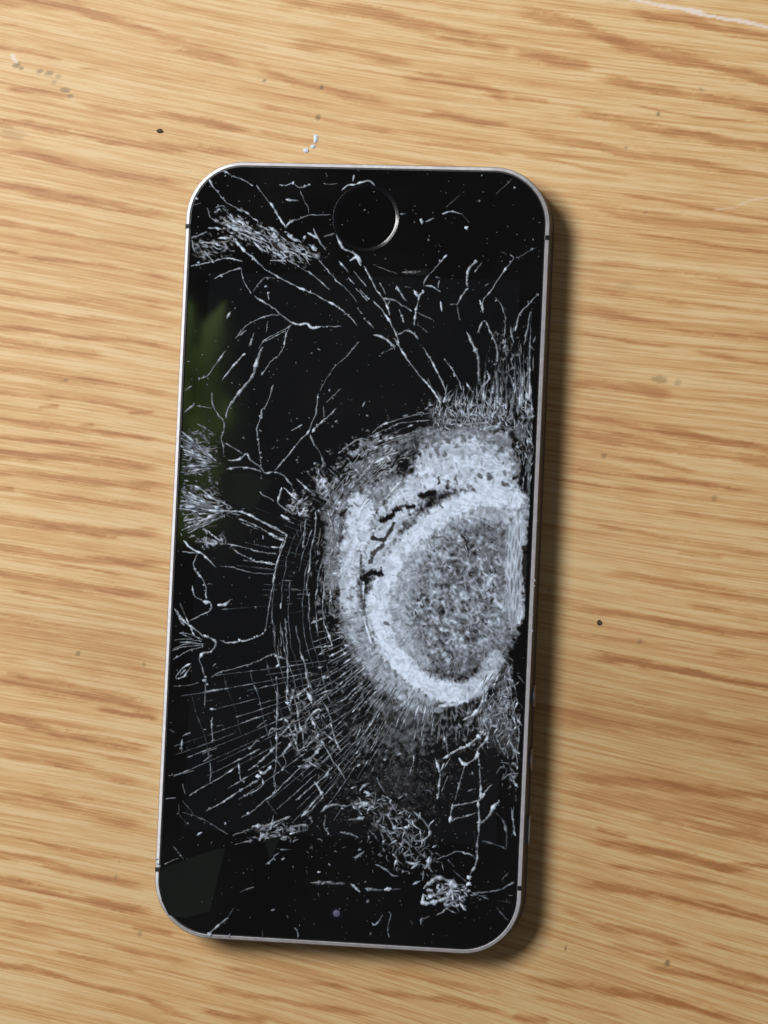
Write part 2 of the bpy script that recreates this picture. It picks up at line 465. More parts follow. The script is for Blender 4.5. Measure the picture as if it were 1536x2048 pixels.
rim = disc('button_rim', hx, hy, [(HR+.00001, ZG+.000004), (HR+.000005, ZG+.00014), (HR, ZG+.000155), (HR-.00002, ZG+.00015), (HR-.00020, ZG+.000105), (HR-.00040, ZG+.000055), (HR-.00052, ZG+.000028), (HR-.00060, ZG+.000019)], M_rim, hb, seg=96, cap=False)

def puck(name, y, ry, rz, out, parent, zc=.0041):
    seg = 32; V = []; F = []
    for ins, x in ((0, W/2-.0003), (0, W/2+out-.00012), (.00012, W/2+out)):
        for i in range(seg):
            a = 2*math.pi*i/seg
            ca, sa = math.cos(a), math.sin(a)
            e = 1 if ry == rz else .5
            V.append((x, y+(ry-ins)*math.copysign(abs(ca)**e, ca), zc+(rz-ins)*math.copysign(abs(sa)**e, sa)))
    for k in range(2):
        for i in range(seg):
            j = (i+1) % seg; F.append((k*seg+i, k*seg+j, (k+1)*seg+j, (k+1)*seg+i))
    F.append(tuple(range(2*seg, 3*seg)))
    return mesh(name, V, F, M_button, parent)
for py in (1392, 1520): puck('volume_button', G([(1060, py)])[0][1], .0019, .0019, .00055, phone)
puck('mute_switch', G([(1050, 1662)])[0][1], .0024, .0011, .0006, phone)

# display, earpiece and front camera under the glass of the upside-down phone
def poly_plate(name, pts, z, mat, parent, tilt=(0, 0), thick=.00002):
    Q = G(pts); c = Q.mean(0); n = len(Q)
    V = [(x, y, z + (x-c[0])*tilt[0] + (y-c[1])*tilt[1]) for x, y in Q]
    V += [(x, y, ZG-.00001) for x, y in Q]
    F = [tuple(range(n))] + [(i, i+n, (i+1) % n + n, (i+1) % n) for i in range(n)]
    o = mesh(name, V, F, mat, parent)
    bmf = o.data; bmf.flip_normals() if bmf.polygons[0].normal.z < 0 else None
    return o
V = [(-.0250, -.0448, ZG+.000006), (.0250, -.0448, ZG+.000006), (.0250, .0440, ZG+.000006), (-.0250, .0440, ZG+.000006)]
mesh('display', V, [(0, 1, 2, 3)], M_display, glass)
ex, ey = G([(676, 1768)])[0]
V = []; n = 12
for cx, a0 in ((ex+.0048, -90), (ex-.0048, 90)):
    for i in range(n+1):
        a = math.radians(a0+180*i/n); V.append((cx+.0006*math.cos(a), ey+.0006*math.sin(a), ZG+.00001))
M_mesh = noisy('earpiece_mesh', (.002, .002, .002), (.008, .0075, .0075), .9, 0, 700)
M_mesh.node_tree.nodes['Principled BSDF'].inputs['Specular IOR Level'].default_value = .08
mesh('earpiece', V, [tuple(range(len(V)))], M_mesh, glass)
lx, ly = G([(673, 1828)])[0]
M_lens = simple('lens', (.004, .004, .008), .12, 0)
M_lensc = simple('lens_coating', (.07, .07, .14), .6, 0)
ln = disc('front_camera', lx, ly, [(.0011, ZG+.000008), (.0009, ZG+.00002), (.0006, ZG+.00002)], M_lens, glass, 24)
disc('lens', lx+.0000, ly+.0001, [(.00055, ZG+.00003), (.0003, ZG+.00008), (.0001, ZG+.0001)], M_lensc, ln, 20)

# ------------------------------------------------------------------ cracks, traced sheet by sheet (each sheet: origin on the survey, 3.84 steps per unit)
# line:  width  strength  x,y x,y ...     one point only: a chip of that radius
SHEETS = {(350, 300): """
2.2 .5 255,215 275,255 310,300 350,350 390,400 440,430 520,460 570,500 640,550
4 .65 258,215 275,250 300,290
4 .6 330,165 380,165 430,195
3 .55 430,195 520,230 600,275
2.5 .55 625,265 645,300 700,370 740,420
5 .75 720,400 755,440 790,500
4.5 1 775,480 810,530 850,590
2.5 .6 800,265 850,272 905,255 960,290 1030,270
3.4 1 912,255
2.8 .8 1030,270
2 .45 960,310 985,370 1020,440 1030,490
4.5 .55 850,380 950,390
3 .5 850,590 900,540 960,530 1030,500 1100,500 1200,495
5 .6 890,560 920,530
2 .4 1140,260 1250,260
4.5 .8 1280,310 1330,270 1390,265 1450,245 1500,240 1530,270
4.5 .85 1375,190 1365,240
3 .5 1400,155 1420,160
2.2 .6 150,425 200,405
2.6 .95 168,372
3 .35 245,440 270,510 320,550 370,570
2.5 .35 310,440 370,430 400,460
4 .5 370,440 435,520
4.5 .75 255,600 360,605
4.5 .7 330,680 440,672
5 .7 200,710 290,715 370,740
5 .7 440,670 520,760 600,830 680,910
3.4 .7 680,910 780,970 860,1010 960,1060 1060,1100 1130,1140 1240,1200 1330,1270 1400,1350
4.5 .4 120,680 180,655 250,630
6 .5 130,690 150,780
4.5 .55 220,770 290,850
3.5 .6 120,890 170,885 290,855 400,830 520,855
2.4 .9 165,885
2.6 .9 405,830
3 .65 300,990 400,940 500,910 515,950 540,1030 590,1100
5 .7 440,925 510,905
2.6 .4 600,1085 650,1020 700,980 770,985
3.5 .5 610,1120 700,1180 780,1230 810,1260 890,1320 950,1340
6 .9 890,1320 950,1340 1010,1335 1060,1365 1120,1355
2.5 .4 1120,1355 1280,1355
2.8 .55 480,1430 550,1350 640,1300 720,1270 810,1265
2.4 .45 900,1340 840,1380 760,1420 690,1460 640,1530
3 .35 710,1330 700,1400
3 .35 610,1400 580,1500
2.4 .4 890,1340 850,1430 840,1500
3.4 .8 698,1050
3 .65 710,1090 725,1150
5 .75 395,1295 430,1240
2.5 .45 460,1215
2.6 .5 1100,840 1180,930 1250,1010 1330,1080 1400,1170
3 .5 960,900 1060,960 1130,1020 1190,1075
4.5 .7 1060,600 1110,700 1160,770
6 .35 1140,670 1230,640
6 .65 1240,650 1290,750 1380,800 1430,890
7 .95 1340,850 1400,820 1430,870
6 .85 1370,790 1420,830
4.5 .65 1260,850 1330,940
3.4 .65 1370,930 1430,1000 1470,1050
3.4 .65 1450,890 1500,980 1536,1060
3 .5 1330,980 1380,1030
3 .55 1390,1060 1480,1160
3 .45 1400,1210 1440,1260
2.4 .4 1450,1290 1530,1370
5 .9 650,580 730,620
4 .9 765,648
4.5 1 890,665
4 .8 850,625
4 .85 995,672
5 .8 960,790 1050,820
6 .85 815,830 870,820
7 .6 880,850 950,890
5 .5 730,850 850,850
6 .8 540,650 620,690 680,710
5 .75 600,700 660,760 730,790
""", (720, 300): """
4.5 .55 0,250 60,235 90,250 120,290
3 .45 310,490 355,490
5.5 .95 465,550
3.4 .65 500,555 570,520
4.2 .8 630,490 680,475 740,480 785,492
1.8 .3 785,492 840,560
1.8 .22 660,440 770,345
4.2 1 820,600
2.6 .7 1190,290
2.4 .55 918,390
1.6 .35 1015,420 1040,435
2.2 .35 1380,560
2.4 .45 525,690
2 .4 600,725 625,745
2 .35 1370,820
1.5 .2 1040,340 1170,220
3.2 .6 665,805 600,880 540,945
9 .22 320,940 520,935
5 .4 540,945 495,1010 490,1050
3.2 .55 500,1040 560,1050 620,1090
4.5 .55 580,975 620,985
3 .55 610,1000 600,1060
7 .85 410,1075 450,1120 490,1080
4.2 .6 455,1100 450,1160 430,1230 420,1350
4.2 .5 440,1250 500,1275 555,1305
3 .35 340,1050 400,1060
5.5 1 620,1160 628,1240
6 .55 900,850 840,910 820,1000 830,1050
3 .3 940,860 880,940
4.2 .5 830,1060 790,1110 745,1190
3 .4 690,1185 740,1190 755,1250 765,1310
3.6 .5 1150,800 1180,830 1130,900 1060,1000 1010,1080 950,1150 940,1200 945,1250
4 .45 920,1150 940,1210
3 .45 960,1045 990,1025
5 .6 945,1310 900,1410
3 .5 965,1310 1010,1410 1050,1500 1055,1536
3 .4 1035,1130 1080,1180 1110,1260 1115,1350 1110,1440
2.4 .3 1100,1200 1135,1250
4 .45 1365,1100 1300,1180 1240,1240 1200,1340
5 .75 1160,1360 1165,1420 1180,1480
4.5 .6 1210,1330 1190,1390
5 .35 1310,1240 1290,1350 1260,1500
5 .7 1330,1480 1350,1430
3.4 .6 1310,1500 1340,1536
2.6 .33 1350,745 1260,800 1200,830
2.4 .25 1080,780 1130,800
4 .65 40,910 90,1000 140,1090 200,1180 230,1270
4.4 .7 100,1160 170,1230 230,1320 280,1420 300,1500
4 .5 200,1140 260,1150 320,1190 400,1240
3 .45 150,1020 200,1110
4.2 .55 280,1040 310,1100 360,1160
3 .45 300,1220 340,1330
3.4 .55 0,1070 70,1150
4.6 .7 110,1420 170,1430 240,1490 270,1530
4 .55 350,1385 400,1400 450,1455
2.2 .4 290,1420 380,1370
4.4 .5 820,1400 860,1480 890,1536
3 .35 60,1310 110,1370
2.4 .22 440,1340 520,1400
2.4 .25 100,880 200,920 290,950
5 .5 170,1140 230,1150 210,1200
""", (340, 660): """
3.2 .4 500,65 590,0
3 .4 640,30 610,130
5 .6 715,85 750,78
7 .55 715,130 680,200 660,270 640,340 600,400 540,470 490,540 450,600 430,680
4 .55 700,160 665,260 645,340 590,420
2.4 .35 880,10 750,80
2.6 .42 890,0 880,110 840,190 780,240 700,350
3 .5 430,155 370,240 290,350 225,380
2.8 .7 228,375
3.2 .45 170,430 110,465
4.4 .7 580,180 500,260 450,320 400,385
2 .28 1450,90 1370,190 1270,280 1200,380 1150,470
3.8 .55 1140,490 1130,560 1120,640 1090,720 1060,790 990,860 920,950 850,1030 800,1085
4.2 .5 1280,600 1210,670 1130,740 1090,790
4 .45 1180,580 1185,680
3 .22 1310,450 1200,560
4.2 .45 1070,800 1110,880 1150,940 1180,1010 1185,1060
3 .42 790,420 770,500 735,590 700,620 690,700 670,760 680,870 690,960 700,1040
3 .6 690,775
5 .5 705,610 700,680
4.2 .5 320,480 325,560 350,620 410,700 415,760 395,830 410,900 410,960
2.6 .35 200,580 320,600
6 .6 110,630 150,600 190,560
2.2 .3 210,720 360,810
5 .65 440,1000 520,1000 590,950 620,1000 690,1050 730,1100 790,1090
3 .4 430,870 560,950
4 .55 430,1070 520,1055 640,1065 700,1090
5 .6 450,1065 495,1065
4 .55 800,1090 860,1110 910,1160 940,1200
4.4 .5 970,1140 1030,1200 1120,1270
3 .45 690,1240 720,1270 800,1310
2.2 .3 700,1110 710,1180
5.4 .75 860,1210 840,1280 830,1330 880,1370 940,1410
4.4 .75 870,1210 930,1260 980,1310
9 .5 1020,1290 960,1370 940,1420
6 .85 850,1420 920,1460
4.4 .65 400,1390 480,1390 560,1400 630,1430 720,1480 840,1530
4.4 .55 180,1190 250,1230 320,1290 420,1330 480,1370
2.8 .35 540,1480 680,1530
5 .55 200,1500 310,1430 400,1400
3 .65 1228,465
3 .65 1130,140 1155,150
2.6 .4 1090,180
5.5 1 1475,590 1498,550
3 .55 1515,660
3 .75 1275,700
2.4 .45 1250,740
3 .55 565,830
2.6 .4 825,845
2.6 .4 905,835
3 .3 790,910
2.8 .55 975,1000
3.4 .65 1115,1025
2.4 .35 920,640
2.4 .3 930,700
2.2 .4 795,340
2.4 .45 645,460
3.4 .6 930,775 1015,725
4.6 .4 1290,950 1370,890 1450,840 1536,840
4.4 1 1180,1140 1205,1170
4 .5 1200,930 1225,940
""", (700, 660): """
5 .65 180,35 240,50 300,90 350,130
4 .65 340,60 380,130 430,210 520,330 600,420
4.5 .85 600,420 660,500 700,570
2.2 .3 240,180 330,140
4 .5 450,0 490,30 520,70
3.6 .6 560,130 620,230 670,320 710,410 740,480
3 .5 720,220 780,290 830,380 860,460
4 .6 890,400 960,510
5 .45 900,20 950,110 980,190
8 .42 950,120 985,210 990,300 990,420
6 .5 1070,0 1110,80 1135,170 1130,240
4.4 .85 1100,268 1130,262
5 .55 1050,310 1070,370 1010,450 980,520
3.4 .5 600,370 620,430 650,490
2.8 .4 170,790 230,740 330,700 470,660 620,640
2.8 .42 130,830 280,760 420,710 620,690
3.6 .5 0,880 60,840 140,870 240,850 400,810 540,770 660,745
3 .45 60,970 180,910 330,850 500,800
2.8 .55 130,660
3 .45 405,660 445,650
3.4 .6 510,640 560,630
4.4 .7 605,580 645,575
7 .95 270,1300 330,1230 390,1160
5.5 .85 190,1020 250,990 290,975 320,1010
5 .6 230,960 300,940 330,890
3 .5 0,1070 70,960
3.6 .5 20,1200 110,1100 180,1010
3.6 .5 190,1220 260,1150 330,1060
3 .5 150,1190 260,1080
""", (320, 1020): """
4.4 .65 980,190 940,290 900,400 880,500
3.4 .5 880,500 860,620 840,720 825,830 805,940
3.6 .55 460,1000 520,1020 610,1010 700,990 800,950
4.2 .9 610,1005
3.6 .5 600,70 720,110 880,200 960,220
4.4 .7 700,50 780,90 900,150 980,190
3.2 .55 480,260 620,280 760,320 900,340
3.8 .65 560,300 640,350 730,390 790,400 900,420
5 1 755,395 800,405
2.6 .4 460,430 560,440 700,480 890,490
4.4 .75 850,280 940,290
4.4 .65 870,210 960,235
6 .85 930,40 1000,80
4.2 .45 1120,70 1110,180 1100,300
3.6 .55 1200,0 1190,180 1160,300 1150,420 1130,560 1130,660
4.4 .5 1050,150 1060,210
6 .5 1290,0 1330,150 1380,300
3.2 .4 1270,420 1270,560 1260,680
4.2 .5 1310,300 1300,480 1310,650 1330,780
5.4 .6 220,180 300,130 380,60 460,20
4.2 .7 330,140 400,190 470,240
4.4 .75 180,230 250,300 330,340 390,400 430,440
4 .55 170,320 290,330
3.6 .5 290,340 260,400 270,460 320,520 350,600 355,680
3.6 .55 245,580 270,660 330,700
6.5 .85 330,700 390,710
4.2 .55 390,720 390,770 310,810 230,855
6.5 .75 440,730 500,725 545,690
4.8 .65 110,760 150,820 220,880 290,930 340,980
6 .55 330,960 400,990 430,1030 390,1090 330,1100 300,1140
2.8 .4 340,1030 200,1030 100,1070
2.8 .4 330,1000 240,960 150,940
2.8 .4 330,1050 220,1080 100,1150
2.6 .35 320,1040 200,1050 90,1080
2.6 .35 320,1010 200,990 110,1000
4 .55 240,1180 180,1210 120,1290 180,1280 240,1200
5 .45 200,1225 150,1270
3 .4 300,1140 330,1230 345,1310 350,1420 345,1520
4.6 .85 340,1305
2.8 .8 365,1338
3 .45 390,1290 450,1250 560,1220 700,1180 800,1140 880,1100
1.8 .22 100,1350 200,1350 300,1325
4.6 .95 790,195 795,225
2.8 .55 735,745
4.6 .95 905,1195
6.5 1 1215,1212 1250,1205
4.8 1 612,1450 620,1440
3.4 .6 985,1285
4 .75 1260,1285
5 .7 1375,1290 1405,1270
2.8 .45 1030,485
2.6 .35 985,675
2.4 .35 690,520
2.4 .35 655,670
2.6 .4 880,880 885,1080
4.2 .5 960,830 970,940 980,1160 980,1300 970,1480
2.6 .3 930,900 930,1050
6 .5 870,1100 910,1130 980,1150
2.6 .35 890,1280 905,1400 905,1530
5 .6 1075,1080 1110,1180 1130,1290 1150,1380 1170,1500
6 .5 1160,870 1260,830
5 .7 1270,890 1300,970 1320,1040 1270,1050
3.4 .4 1270,1050 1180,1060
5 .65 1030,1440 1090,1390 1140,1360
4 .55 430,1180 405,1205
3.4 .35 370,570 410,570
2.2 .25 1000,600 1080,620
5 1 965,1480 985,1480
""", (300, 1380): """
3.6 .5 975,0 975,130 970,260 975,400 970,560 955,660 965,760 940,800
7.5 .6 980,140 980,210
4.2 .9 965,540 965,555
4 .5 1040,0 1060,100 1080,160
5 1 1058,100
4.4 .95 1050,230
5.4 .65 1050,230 1080,300 1110,380 1145,480
6 .65 1110,60 1130,120 1140,200 1150,270 1170,310
3.6 .5 1170,310 1185,430
5 1 1145,265 1160,280
6.5 .65 1200,0 1240,80 1250,130
4 .55 1170,150 1240,100
4 .55 1120,50 1190,0
6 .7 1190,250 1230,200 1290,150 1320,165
4.2 .65 1230,200 1265,270 1290,340
4.8 1 1255,260 1270,275
4 .45 1300,50 1350,130 1390,240 1340,300
4.2 .65 1390,250 1410,340 1440,420 1470,470
6 .55 910,350 930,300 980,295
6 .5 980,370 1060,290 1110,220
6 .6 1190,450 1240,400 1300,345
4 .8 1295,350
5.5 .55 1010,500 1060,440 1110,380
3.4 .4 1020,500 1045,560 1010,620
6 .6 1190,560 1260,500 1330,410
3.6 .85 1325,405
4.2 .65 1330,410 1380,500 1410,560 1450,600 1500,690
5.5 .95 1405,555 1420,570
6 .95 1445,590 1455,615
3.4 .5 1160,590 1000,750 940,810 880,850 790,930 700,980
4.2 .65 1150,590
5.5 .7 935,800 960,780
3.2 .85 755,950
5 .65 1340,670 1400,590
4.2 .75 1360,650
3.8 .6 1120,850 1200,780 1260,730 1300,700 1340,660
4.2 .65 1260,700 1320,790
4.4 .85 1318,792
3.8 .55 1320,800 1260,860 1200,930 1160,980
5 .5 820,570 900,500 960,440
6.5 .45 760,460 820,390 850,400
4.6 .65 780,510 785,540
3 .35 750,620 830,570
2.6 .38 300,810 400,750 470,710 560,660 650,600
3.2 .48 430,930 560,860 700,770 780,720 830,690
2.8 .6 460,912
3 .45 720,810 800,780 870,730
5.4 1 830,665
7 .6 830,620 880,640 930,580
4.4 .6 865,680 870,730
4.2 .65 680,560 690,640 700,690 730,700
4.4 .55 460,560 470,640 460,700
4 .55 245,380 240,480
4 .5 480,210 475,290 485,400
4.4 .65 410,550 480,500
2.4 .3 400,490 520,440
5 .55 510,275 560,268
3 .45 690,260 800,220 850,215
3 .4 820,290 900,230
4.2 .45 250,355 310,325
4.6 .8 410,308 435,302
8 .45 150,300 190,325
4.5 .6 460,145 510,150
2.4 .35 420,20 420,110
2.2 .33 140,660 250,640 340,620
4 .45 250,720 270,800
3.4 .55 120,835 200,825
5 1 685,65 697,58
1.8 .2 220,880 230,960 290,1030
1.8 .25 250,850 340,960
2.2 .25 250,940 400,990 600,1110
2.8 .6 290,1025
5 .85 355,1112 400,1092
3 .7 580,1028
8 .55 790,1045 900,1040 1000,1000
8 .6 960,1020 1080,970
4 .85 850,1090 860,1125 880,1130 895,1110 890,1090
6.5 .55 1090,1050 1200,1040 1210,1080
5 .7 1085,1045 1090,1075
6 .55 950,1125 1050,1150
5 .7 1030,1160 1050,1135
5 .13 900,850 980,960
2.2 .28 630,1120 800,1060
2.4 .35 650,1190 790,1150
4.4 .5 180,1200 210,1240
2.2 .3 210,1240 260,1300
4 .5 390,1330 380,1380 350,1420
2.4 .28 110,1340 220,1290
9 .55 950,1280 990,1250
5 .45 1010,1305 1035,1290
3 .45 890,1340 960,1290
4.6 1 1285,1402 1310,1398
3 .55 1380,1340
2.8 .45 1105,1360
3.6 .3 1200,1380 1205,1420
7.5 .27 1230,1482 1340,1480 1500,1490
4.4 .6 1330,1490
7 .6 1310,940 1370,890 1450,880 1490,920
4 .33 1350,960 1340,1050 1380,1100
5.4 .55 1460,1090 1530,1110
3.4 .45 1280,1145 1325,1155
3.6 .33 1240,1210
3 .33 1470,1220 1510,1205
2.4 .35 720,1405
3 .3 1240,1180 1250,1230
""", (680, 1380): """
8 .5 800,350 820,430 830,490
6 .75 790,530 850,490 900,460 990,420 1070,355 1110,300
5.4 .95 990,420
5.4 1 1068,358
5 .65 730,520 770,620 800,560
6 .75 750,610 770,640
4 .5 770,640 765,720 750,840
3 .35 830,660 780,780
3.4 .35 850,520 800,600
6 .65 915,520 960,570 1050,510 1060,460 1110,400 1150,330
3.2 .4 965,570 930,680 885,850
4.8 .45 1065,510 1075,650 1080,780 1060,870
5.4 .6 1060,850 1070,960 1065,1100
4.4 .4 1065,1100 1055,1200 1050,1320 1000,1420 995,1500
5.4 .65 860,890 930,880 1060,850 1110,790
4 .45 1110,790 1170,720
5 .85 1080,805
5.4 .6 865,870 850,980 840,1020
3.6 .4 840,1020 900,990 1050,940
6 .45 1230,850 1180,900 1150,960 1080,1030
5 .75 1070,1020
4.2 .28 1190,940 1250,1000 1280,1100 1280,1220
4 .33 1090,1160 1200,1190 1280,1220
7 .75 1300,380 1340,460 1380,490
6 .55 1240,690 1300,650 1370,640
3.4 .3 1200,640 1240,590 1280,620 1240,690
5.4 .65 1310,680 1370,750
4.6 .6 1320,900 1330,1000 1350,1120
6 .9 1335,1070 1350,1120
9 .75 1110,0 1090,100 1030,190 940,230
5 .6 1300,100 1350,200 1400,280
9 .5 1240,30 1270,100 1200,130
7 .65 110,875 190,870 260,900
5.4 .9 190,875
5 .5 280,670 310,730 345,790
5.4 .6 0,890 60,890 140,850
7 .65 380,940 420,880
6 .55 60,1000 130,990 190,975
4.8 .75 170,982
6 .6 0,1090 60,1100 140,1130
5 .8 120,1120 145,1135
9 .6 300,1030 340,1070 420,1180
9 .55 400,1030 450,1090 460,1130
5.6 .95 525,985 540,960
6.4 .65 560,930 640,1000 680,1060 690,1110 640,1160
3 .35 440,920 560,950
6 .55 480,1140 540,1200 500,1270 570,1260
4 .33 600,1250 690,1190
6 .6 710,1210 745,1190
10 .75 690,1280 680,1350 710,1400
4 .55 740,1300 820,1270 900,1240 960,1250 1030,1280 1050,1320
6.4 1 925,1240 965,1260
3 .4 830,1300 880,1360
2.8 .28 860,1380 980,1480
7 .65 100,1290 130,1280 190,1240
5 .6 115,1310 125,1285
3.8 .65 150,1225
6 .7 325,1170 355,1150
3.8 .6 230,1170
5 .65 270,1340 340,1370 400,1420 450,1430
4 .4 250,1380 255,1400
7 .9 340,480 370,460
8 .5 430,500 470,490
3.6 .75 345,535
4.2 .7 148,585
3.8 .8 612,635 628,625
3.6 .5 1020,640
3.4 .55 510,805
5 .55 1030,755 980,780
6 .45 650,770 690,775 710,805
2 .2 1030,1080 1050,1280
4 .5 990,280 980,350
4 .5 940,330 970,370
""", (680, 1600): """
11 .8 640,680 740,600 830,620 920,690
9 .9 640,720 640,790 700,790 860,740
8 .7 700,740 840,700
9 1 860,700 870,770
10 .8 780,640 800,700
10 .75 650,530 690,470 700,440
5 .7 640,540 640,620
8 .8 560,650 620,620
5 .7 930,690 1000,695
5.4 1 995,590
5.4 .95 990,650
4 .7 990,700
5.4 .8 940,745 965,765
6 .75 920,790 970,850
3.8 .45 870,790 800,850 740,890
6 .4 620,930 690,890
6 .4 630,900 620,960
4.4 .5 1010,710 1100,710 1170,700 1250,680 1330,630
8 .4 1090,735 1130,735
7 .8 1290,655 1340,630
2.4 .33 1240,620 1290,560
3 .3 1200,820 1250,880 1290,930
2.4 .25 1200,770 1320,790
6 .75 80,640 120,670 155,710
6.4 .45 190,680 290,690 340,690
6.4 .6 340,690 400,680
2.4 .3 400,690 470,680
3.8 .45 215,780
3.4 .45 370,860 390,880 370,960 365,1010
4.6 .6 365,1020 375,1060
3.8 .6 330,880 300,930 265,960 250,940
3.8 .45 230,1025
5.4 .25 540,920 560,960
3 .2 1160,990
5 .7 500,470 560,490 620,470
6 .85 545,530 610,470
5.5 .45 720,610 780,640
""", (300, 1600): """
3.4 .42 90,780 215,770
5 .7 440,1030 500,990 540,950 600,900
4.6 .85 455,1030
2.2 .3 600,900 640,830
3.8 .6 612,1045
3.6 .35 860,1000 870,1060
4.2 .55 1110,980 1130,1010 1140,1060
2.6 .25 690,710 800,665
3 .33 1050,880 1065,910
3 .3 1290,710 1300,750
2.8 .28 180,885
2.6 .28 400,780
3 .3 930,850 960,840
2.6 .3 1110,840 1120,860
"""}

def smooth_path(P, step):
    """Catmull-Rom through the traced points, resampled"""
    if len(P) == 2: Q = P
    else:
        E = np.vstack([2*P[0]-P[1], P, 2*P[-1]-P[-2]]); Q = [P[0]]
        for i in range(1, len(E)-2):
            a, b, c, d = E[i-1:i+3]
            for t in np.linspace(0, 1, 9)[1:]:
                Q.append(.5*((2*b)+(-a+c)*t+(2*a-5*b+4*c-d)*t*t+(-a+3*b-3*c+d)*t**3))
        Q = np.array(Q)
    s = np.r_[0, np.cumsum(np.hypot(*np.diff(Q, axis=0).T))]
    n = max(3, int(s[-1]/step)+1); u = np.linspace(0, s[-1], n)
    return np.stack([np.interp(u, s, Q[:,0]), np.interp(u, s, Q[:,1])], 1), s[-1]

def ridge(P, w, b, jag=1.0, taper=(1, 1), z0=ZG):
    """a broken edge standing out of the glass: a narrow uneven ridge along P (survey units)"""
    Q, L = smooth_path(P, 2.3); n = len(Q)
    d = np.gradient(Q, axis=0); d /= np.maximum(np.hypot(*d.T), 1e-9)[:,None]; nr = np.stack([-d[:,1], d[:,0]], 1)
    off = np.interp(np.arange(n), np.arange(0, n+3, 3), rng.normal(0, .5, len(np.arange(0, n+3, 3)))) * jag + rng.normal(0, .15, n)
    u = np.linspace(0, 1, n)
    kn = np.arange(0, n+4, 3.5); bead = np.interp(np.arange(n), kn, rng.gamma(1.5, .6, len(kn))) * (.75+.5*rng.random(n))      # uneven: thin hairs with brighter knots
    ww = w*.5 * np.clip(.55 + .36*bead, .4, 1.75) * (.8+.4*rng.random(n))
    tp = np.minimum(1, np.minimum(u*L/(w*1.6)+.25 if taper[0] else 9, (1-u)*L/(w*1.6)+.25 if taper[1] else 9))
    ww = ww*tp
    c = Q + nr*off[:,None]
    gl = G(np.vstack([c+nr*ww[:,None], c, c-nr*ww[:,None]]))
    bb = np.clip(b * (.56 + .44*bead) * (.85+.3*rng.random(n)) + .03, .02, 1.)
    h = ww*PX*(.35+.5*rng.random(n))
    V = np.zeros((3*n, 3)); V[:,:2] = gl; V[:n,2] = z0+.000008; V[n:2*n,2] = z0+.00001+h; V[2*n:,2] = z0+.000008
    i = np.arange(n-1)
    F = np.vstack([np.stack([i, i+1, n+i+1, n+i], 1), np.stack([n+i, n+i+1, 2*n+i+1, 2*n+i], 1)])
    V[:,0] = V[:,0].clip(-W/2+.00098, W/2-.00098)            # cracks end at the rim of the glass
    return V, F, np.r_[bb*.7, bb, bb*.45]
def chip(x, y, r, b):
    n = 7; a = np.sort(rng.random(n))*2*np.pi
    rr = r*(.75+.4*rng.random(n))
    P = np.vstack([[x, y], np.stack([x+rr*.6*np.cos(a), y+rr*.6*np.sin(a)], 1), np.stack([x+rr*np.cos(a), y+rr*np.sin(a)], 1)])
    g = G(P); V = np.zeros((2*n+1, 3)); V[:,:2] = g
    V[0,2] = ZG+r*PX*.7; V[1:n+1,2] = ZG+r*PX*(.35+.3*rng.random(n)); V[n+1:,2] = ZG+.000008
    F = []
    for i in range(n):
        j = (i+1) % n; F += [(0, 1+i, 1+j, 1+j), (1+i, n+1+i, n+1+j, 1+j)]
    return V, F, np.full(2*n+1, b)*(.85+.3*rng.random(2*n+1))
def tofix(F): return [tuple(dict.fromkeys(f)) for f in F]

class Heap:
    """many small pieces joined into one mesh"""
    def __init__(s): s.V = []; s.F = []; s.A = []; s.n = 0
    def add(s, V, F, A):
        s.V.append(V); s.A.append(A); s.F += [tuple(int(q)+s.n for q in f) for f in tofix(F)] if not isinstance(F, np.ndarray) else [tuple(r) for r in (F+s.n).tolist()]; s.n += len(V)
    def build(s, name, parent, stuff=True, mat=None):
        o = mesh(name, np.vstack(s.V), s.F, mat or M_crack, parent, dict(amount=np.concatenate(s.A)))
        if stuff: o['kind'] = 'stuff'
        return o
small = Heap(); count = 0
for (ox, oy), txt in SHEETS.items():
    for w, b, P in parse(txt):
        Q = P/3.84 + (ox, oy)
        if len(Q) == 1:
            V, F, A = chip(Q[0,0], Q[0,1], w*1.05, b)
            if w >= 4: mesh('glass_chip', V, tofix(F), M_crack, glass, dict(amount=A))
            else: small.add(V, F, A)
            continue
        L = np.hypot(*np.diff(Q, axis=0).T).sum()
        V, F, A = ridge(Q, w*.86, b)
        if L > 16 and count < 290:
            mesh('crack', V, F, M_crack, glass, dict(amount=A)); count += 1
            for _ in range(rng.poisson(L/34)):               # bright knots where a flake stands up on the crack
                k_ = rng.integers(0, len(Q)-1); t_ = rng.random(); q_ = Q[k_]*(1-t_)+Q[k_+1]*t_ + rng.normal(0, 1.2, 2)
                small.add(*chip(q_[0], q_[1], rng.uniform(1.5, 2.9), rng.uniform(.6, 1)*min(1, b+.35)))
        else: small.add(V, F, A)
